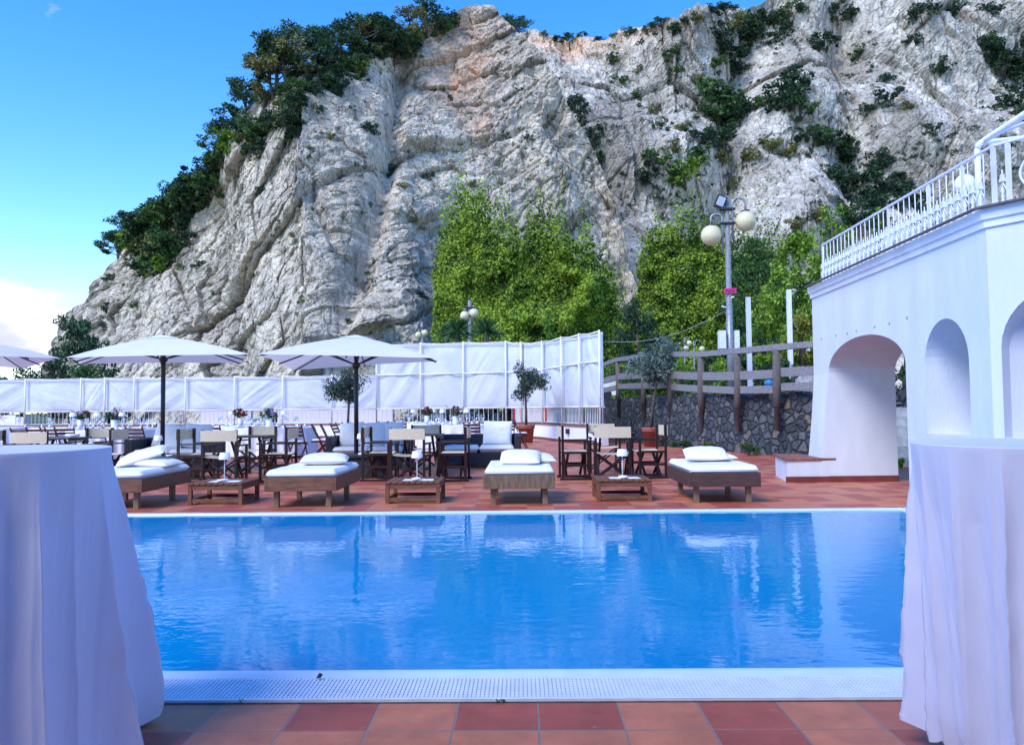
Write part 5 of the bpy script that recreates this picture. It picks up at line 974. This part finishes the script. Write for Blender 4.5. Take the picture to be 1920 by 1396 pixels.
# right cliff
GB = 'bushes on the ledges of the right cliff'
BB = [(1080, 190, 36, 2), (1095, 215, 36, 3), (1110, 250, 34, 2), (1120, 275, 34, 3), (1130, 300, 30, 2), (1165, 150, 34, 0), (1190, 180, 26, 1), (1230, 300, 50, 0), (1215, 320, 40, 3), (1285, 320, 58, 4), (1262, 330, 40, 1), (1310, 290, 40, 1), (1260, 100, 30, 1), (1270, 130, 26, 0), (1345, 190, 70, 1), (1335, 170, 46, 0), (1365, 200, 60, 2), (1330, 260, 60, 2), (1355, 265, 56, 3), (1300, 262, 42, 3), (1400, 215, 56, 3), (1440, 190, 40, 0),
      (1480, 175, 70, 2), (1490, 150, 60, 3), (1465, 200, 50, 2), (1500, 200, 44, 0), (1390, 110, 54, 3), (1360, 90, 50, 2), (1350, 60, 44, 3), (1400, 60, 56, 2), (1430, 50, 50, 3), (1450, 40, 44, 2), (1470, 70, 46, 3), (1400, 40, 46, 1), (1480, 25, 46, 0), (1375, 40, 36, 5), (1385, 85, 40, 3), (1375, 125, 38, 2), (1340, 120, 34, 1),
      (1530, 80, 40, 3), (1550, 70, 34, 2), (1510, 260, 52, 2), (1545, 260, 50, 3), (1570, 280, 54, 2), (1560, 330, 66, 2), (1590, 320, 70, 3), (1610, 350, 72, 2), (1640, 340, 60, 3), (1650, 300, 46, 2), (1590, 270, 44, 0), (1680, 350, 60, 3), (1700, 380, 60, 2), (1620, 380, 56, 3), (1575, 400, 40, 1), (1650, 380, 60, 2), (1690, 345, 46, 3), (1730, 20, 46, 2), (1765, 120, 40, 3), (1650, 190, 50, 3), (1660, 150, 34, 2), (1760, 130, 30, 2), (1740, 245, 30, 3), (1710, 75, 26, 2),
      (1880, 110, 66, 2), (1900, 160, 76, 3), (1890, 200, 66, 2), (1840, 90, 50, 3), (1910, 100, 66, 3), (1860, 80, 40, 2), (1915, 220, 50, 2), (1780, 10, 40, 3), (1850, 20, 40, 2), (1600, 25, 36, 2), (1610, 100, 26, 1), (1560, 20, 32, 3), (1445, 270, 40, 5), (1480, 285, 34, 5), (1410, 290, 36, 5), (1350, 295, 34, 5), (1040, 380, 24, 5), (1180, 60, 22, 1), (1235, 240, 26, 0), (1280, 240, 30, 5), (1225, 210, 30, 5), (1320, 215, 40, 0), (1260, 275, 32, 5), (1700, 200, 28, 5), (1530, 400, 40, 5), (1490, 420, 34, 5), (1560, 430, 46, 0), (1590, 440, 40, 5), (1600, 410, 50, 3),
      (1535, 250, 40, 0), (1640, 415, 56, 2), (1380, 340, 24, 5), (1150, 110, 22, 1), (1200, 130, 20, 5), (1310, 150, 26, 5)]
for px, py, s, v in BB:
    s *= 1.3; p, D = onB(px, py, -3.5); place(shr[v], us[v], p-Vector((0, 0, s*D/F*.35)), s*D/F, 'evergreen bush growing on the ledges of the far right cliff', GB, 1.2)
def tufts(name, label, region, n, bv, okf, seed):
    r_ = np.random.default_rng(seed); Vs = []
    k = 0
    while k < n:
        px = r_.uniform(*region[0]); py = r_.uniform(*region[1])
        if not okf(px, py): continue
        k += 1; p = hit(bv, px, py); rad = r_.uniform(3.0, 9)*p.y/F; c = np.array(p)+r_.normal(size=(5, 3))*rad*np.array([.9, .2, .35]); V, _ = leaves(c, rad*.55, 26, rad*.42, rad*.2, .5, .7, r_); Vs.append(V)
    V = np.concatenate(Vs); o = npmesh(name, V, np.arange(len(V)).reshape(-1, 4), dark_m if region[1][1] == 421 else scrub_m); tag(o, label, 'scrub', None, 'stuff')
tufts('cliff_scrub', 'small tufts of scrub scattered over the ledges of the right cliff', ((1000, 1910), (60, 421)), 330, bvB, lambda px, py: py > interp(B_TOP, px)+8 and fbm(np.array([px/80.]), np.array([py/70.]), 77, 3)[0] > -.02, 5)
tufts('cliff_scrub', 'sparse small tufts of scrub scattered over the left limestone cliff', ((200, 1130), (100, 640)), 120, bvA, lambda px, py: py > interp(A_TOP, px)+30 and fbm(np.array([px/80.]), np.array([py/70.]), 78, 3)[0] > .0, 6)
for px, py, h, v in ((965, 48, 48, 0), (1068, 58, 30, 1), (1242, 46, 30, 2)):
    p, D = onB(px, py+5, 4); place(pines[v], upn[v], p-Vector((0, 0, 1.2)), h*D/F, {965: 'dark round pine in the notch between the two cliffs', 1068: 'low pine on the orange rim of the far cliff', 1242: 'lone small pine against the sky on the far rim'}[px], 'pines on the far rim', 1.5)
for px, py, s in ((1020, 48, 16), (1045, 50, 18), (1090, 54, 20), (1120, 58, 16), (1150, 62, 18), (1190, 54, 18), (1215, 50, 24), (1262, 44, 24), (1285, 36, 28), (1305, 28, 30), (1335, 16, 34), (1360, 8, 36), (1270, 50, 22)):
    p, D = onB(px, py+6, 2); v = rr.choice([0, 2, 5]); place(shr[v], us[v], p-Vector((0, 0, s*D/F*.3)), s*D/F, 'low bush on the skyline rim of the far cliff', 'bushes on the far rim', 1.4)
# ------------------------------------------------------------------ ivy curtains
def ivy(name, label, top, x0, x1, D, seed, n, L, bulge, mt, ybot=760, lowY=0):
    r_ = np.random.default_rng(seed); px = r_.uniform(x0, x1, n); ty = interp(top, px)+34*fbm(px/17., px*0, seed, 5)*2; u = r_.random(n)**.85; sp_ = r_.random(n) < .06; py = np.where(sp_, ty-r_.exponential(14, n)*(.3+2.2*vnoise(px/9., px*0, seed+7)), ty+(ybot-ty)*u)
    px = px+22*fbm(py/16., px/60., seed+8, 4)
    lump = fbm(px/46., py/46., seed+3, 5); d = D+lump*4+bulge*((px-(x0+x1)/2)/((x1-x0)/2))**2+(ybot-py)/F*D*.12-r_.random(n)*.8*(.4+np.abs(lump)*3)
    X = (px-CX)/F*d; Z = CAMZ+(765+.0091*(960-px)-py)/F*d; c = np.stack([X, d, Z], 1); a = r_.normal(size=(n, 3)); a[:, 2] -= .3; a /= np.linalg.norm(a, axis=1)[:, None]; nn = np.array([0, -1, .55])+r_.normal(size=(n, 3))*.55; b = np.cross(a, nn); b /= np.linalg.norm(b, axis=1)[:, None]
    l = (L*(.6+.8*r_.random(n)))[:, None]; V = np.stack([c-a*l*.5, c+b*l*.42, c+a*l*.5, c-b*l*.42], 1).reshape(-1, 3)
    t = thing(name, label, 'ivy'); o = npmesh('leaves', V, np.arange(len(V)).reshape(-1, 4), mt, t); o['kind'] = 'stuff'
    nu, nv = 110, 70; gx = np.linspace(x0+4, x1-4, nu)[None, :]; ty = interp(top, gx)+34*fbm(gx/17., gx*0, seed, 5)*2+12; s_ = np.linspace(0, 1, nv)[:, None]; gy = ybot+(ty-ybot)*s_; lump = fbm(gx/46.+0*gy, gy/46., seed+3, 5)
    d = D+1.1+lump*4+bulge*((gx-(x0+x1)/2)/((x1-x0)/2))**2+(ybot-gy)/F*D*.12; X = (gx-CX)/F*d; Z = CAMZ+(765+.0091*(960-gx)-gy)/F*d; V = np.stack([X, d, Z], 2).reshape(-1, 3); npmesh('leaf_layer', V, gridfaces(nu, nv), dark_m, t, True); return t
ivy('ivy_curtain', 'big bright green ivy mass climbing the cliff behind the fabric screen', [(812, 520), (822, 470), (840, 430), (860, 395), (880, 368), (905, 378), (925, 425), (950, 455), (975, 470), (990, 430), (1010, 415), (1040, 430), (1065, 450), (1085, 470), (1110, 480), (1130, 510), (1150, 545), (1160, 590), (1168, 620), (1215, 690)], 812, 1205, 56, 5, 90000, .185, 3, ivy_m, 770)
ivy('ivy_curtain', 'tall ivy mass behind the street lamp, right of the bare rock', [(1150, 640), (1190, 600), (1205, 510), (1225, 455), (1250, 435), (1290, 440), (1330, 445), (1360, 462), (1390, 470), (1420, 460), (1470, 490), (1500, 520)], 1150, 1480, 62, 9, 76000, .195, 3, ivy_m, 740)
def tall(label, px, pyb, D, h, wd, mt, seed, kind='tree', nm='tree', n=70, k=60, shape='oval', L=.16, z0=None):
    """free standing tree: crown spread up a tapered trunk"""
    r_ = np.random.default_rng(seed); b = P(px, pyb, D); t = thing(nm, label, kind, b); H2 = h*D/F; W2 = wd*D/F/2; z = r_.random(k)**(.9); prof = np.sin(np.pi*np.clip(z*.82+.14, 0, 1))**.8 if shape == 'oval' else (1-z)**.6
    a = r_.uniform(0, 6.28, k); q = np.sqrt(r_.random(k)); cl = np.stack([W2*prof*q*np.cos(a), W2*prof*q*np.sin(a), H2*(.12+.86*z)], 1); m = MB(); m.tube([(0, 0, 0), (.1, 0, H2*.5), (0, 0, H2*.9)], [.16, .10, .03], 7); m.build('trunk', bark, t)
    V, Fc = leaves(cl, W2*r_.uniform(.16, .3, k), n, L, L*.4, .4, 1, r_); npmesh('crown', V, Fc, mt, t); return t
tall('dark green conical tree between the ivy and the bright bamboo', 1425, 735, 50, 292, 105, scrub_m, 3, L=.24, k=90, n=90)
tall('dark green tree right behind the tall street lamp', 1385, 735, 54, 262, 70, scrub_m, 13, L=.22, k=50, n=80)
tall('bright feathery yellow green tree next to the white building', 1503, 735, 38, 300, 130, bamboo_m, 4, L=.24, k=100, n=90, shape='oval')
tall('bright feathery shrub spilling left of the yellow green tree', 1450, 735, 40, 200, 90, bamboo_m, 14, L=.22, k=56, n=80)
tall('pale feathery tree rising behind the terrace railing', 1565, 640, 44, 270, 95, bamboo_m, 24, L=.2, k=36, n=60)
tall('slim bright green sapling above the terrace railing', 1650, 470, 50, 80, 40, bright_m, 25, L=.2, k=16, n=60)
tall('golden yellow conifer bush beside the arched building', 1502, 720, 27, 128, 66, yellow_m, 5, 'shrub', 'conifer_bush', L=.12, k=50, n=90)
tall('fresh light green young tree before the ivy behind the screen', 1030, 760, 44, 178, 70, bright_m, 6, L=.17, k=40, n=70, shape='cone')
tall('dark shrub filling the gap between the two ivy masses', 1195, 735, 48, 172, 90, dark_m, 7, 'shrub', 'shrub', L=.2, k=46, n=80)
for k, (px, pyb, D, h, wd, mt, s_) in enumerate(((1150, 740, 38, 48, 60, scrub_m, 41), (1200, 740, 34, 70, 70, scrub_m, 42), (1330, 735, 30, 70, 70, scrub_m, 43), (1360, 735, 27, 58, 60, bright_m, 47), (1400, 735, 28, 62, 56, scrub_m, 44), (1440, 735, 26, 52, 54, dark_m, 45), (1480, 735, 24, 60, 60, scrub_m, 46), (1270, 735, 36, 60, 60, bright_m, 48))):
    tall(['leafy shrub behind the fence beside the fabric screen', 'leafy shrub behind the fence left of the tall olive tree', 'green shrub behind the fence left of the tall street lamp', 'light green shrub at the foot of the tall street lamp', 'green shrub just right of the tall street lamp', 'dark shrub behind the fence between the white posts', 'green shrub behind the fence near the boulder', 'light green shrub below the small distant lamps'][k], px, pyb, D, h, wd, mt, s_, 'shrub', 'shrub', L=.11, k=30, n=70)
def yucca(label, px, py, D, r):
    c = P(px, py, D); t = thing('yucca', label, 'plant', (c.x, c.y, 0), 0, 'spiky yuccas behind the fabric screen'); m = MB(); m.tube([(0, 0, 0), (0, 0, c.z)], .14, 8); m.build('trunk', bark, t); m = MB()
    for k in range(110):
        a = rr.uniform(0, 6.28); e = rr.uniform(-.5, 1.4); d = Vector((math.cos(a)*math.cos(e), math.sin(a)*math.cos(e), math.sin(e))); s = d.orthogonal().normalized()*.05; o = Vector((0, 0, c.z)); tip = o+d*r+Vector((0, 0, -.15*r)); mid = o+d*r*.5
        m.add([o-s*.6, mid-s, tip, mid+s, o+s*.6], [(0, 1, 2, 3, 4)])
    m.build('spikes', scrub_m, t)
for k, (px, py, D, r) in enumerate(((858, 622, 40, 1.0), (912, 622, 40, 1.0), (838, 628, 43, .8))): yucca(('spiky yucca left of the behind-screen street lamp', 'spiky yucca right of the behind-screen street lamp', 'smaller spiky yucca at the left foot of the ivy')[k], px, py, D, r)
# left foot of the cliff
p = P(152, 762, 47); t = put(pines[0], upn[0], p, 1.0, 'dark wind shaped pine at the foot of the cliff on the far left', (3.8, 3.8, 5.4), GA)
for k, (px, pyb, D, h, wd, mt, s_) in enumerate(((100, 790, 44, 110, 120, dark_m, 61), (165, 790, 43, 108, 100, scrub_m, 62), (40, 790, 44, 92, 120, dark_m, 63), (-20, 790, 44, 86, 90, dark_m, 64), (215, 800, 45, 80, 60, dark_m, 65), (950, 800, 38, 90, 50, dark_m, 67), (690, 800, 40, 60, 40, dark_m, 68), (900, 800, 38, 90, 60, dark_m, 69))):
    tall(['dark bush mass behind the left end of the fabric screen', 'green bush at the foot of the left cliff', 'dark bush below the leftmost parasol', 'dark bush at the far left picture edge', 'dark bush between the low screen and the cliff foot', 'dark bush seen through the railing left of the notice board', 'dark bush seen through the railing near the middle parasol', 'dark bush seen through the railing behind the right dining table'][k], px, pyb, D, h, wd, mt, s_, 'shrub', 'shrub', L=.2, k=40, n=60)
# weeds at the foot of the stone wall and behind the arch
for k, (px, Y, s, v) in enumerate(((1283, 22.2, .42, 0), (1325, 21.0, .36, 4), (1405, 19.0, .55, 0), (1262, 22.9, .3, 1), (1692, 14.6, .3, 4))):
    b = PX(px, Y); place(shr[v], us[v], b, s, ['weedy green plant at the foot of the stone wall near the terracotta pot', 'low weed at the foot of the stone wall left of the fourth daybed', 'tallest green weed at the foot of the stone wall above the fourth daybed', 'small weed right beside the terracotta pot', 'tuft of green plants beside the steps seen through the arch'][k], 'weeds at the wall foot', 1.0)
tall('dark green tree seen through the arch above the steps', 1700, 770, 21, 210, 150, dark_m, 71, L=.14, k=50, n=70)
m = MB()
a = P(1600, 700, 18.6); 
w2 = thing('garden_wall', 'dark stone garden wall behind the steps, seen through the arch', 'wall'); m.box(6.9, 11.0, 17.2, 17.6, 0, 1.55); m.build('wall', bpy.data.materials['lava_stone_wall'], w2)
print('OBJ', len(bpy.data.objects))
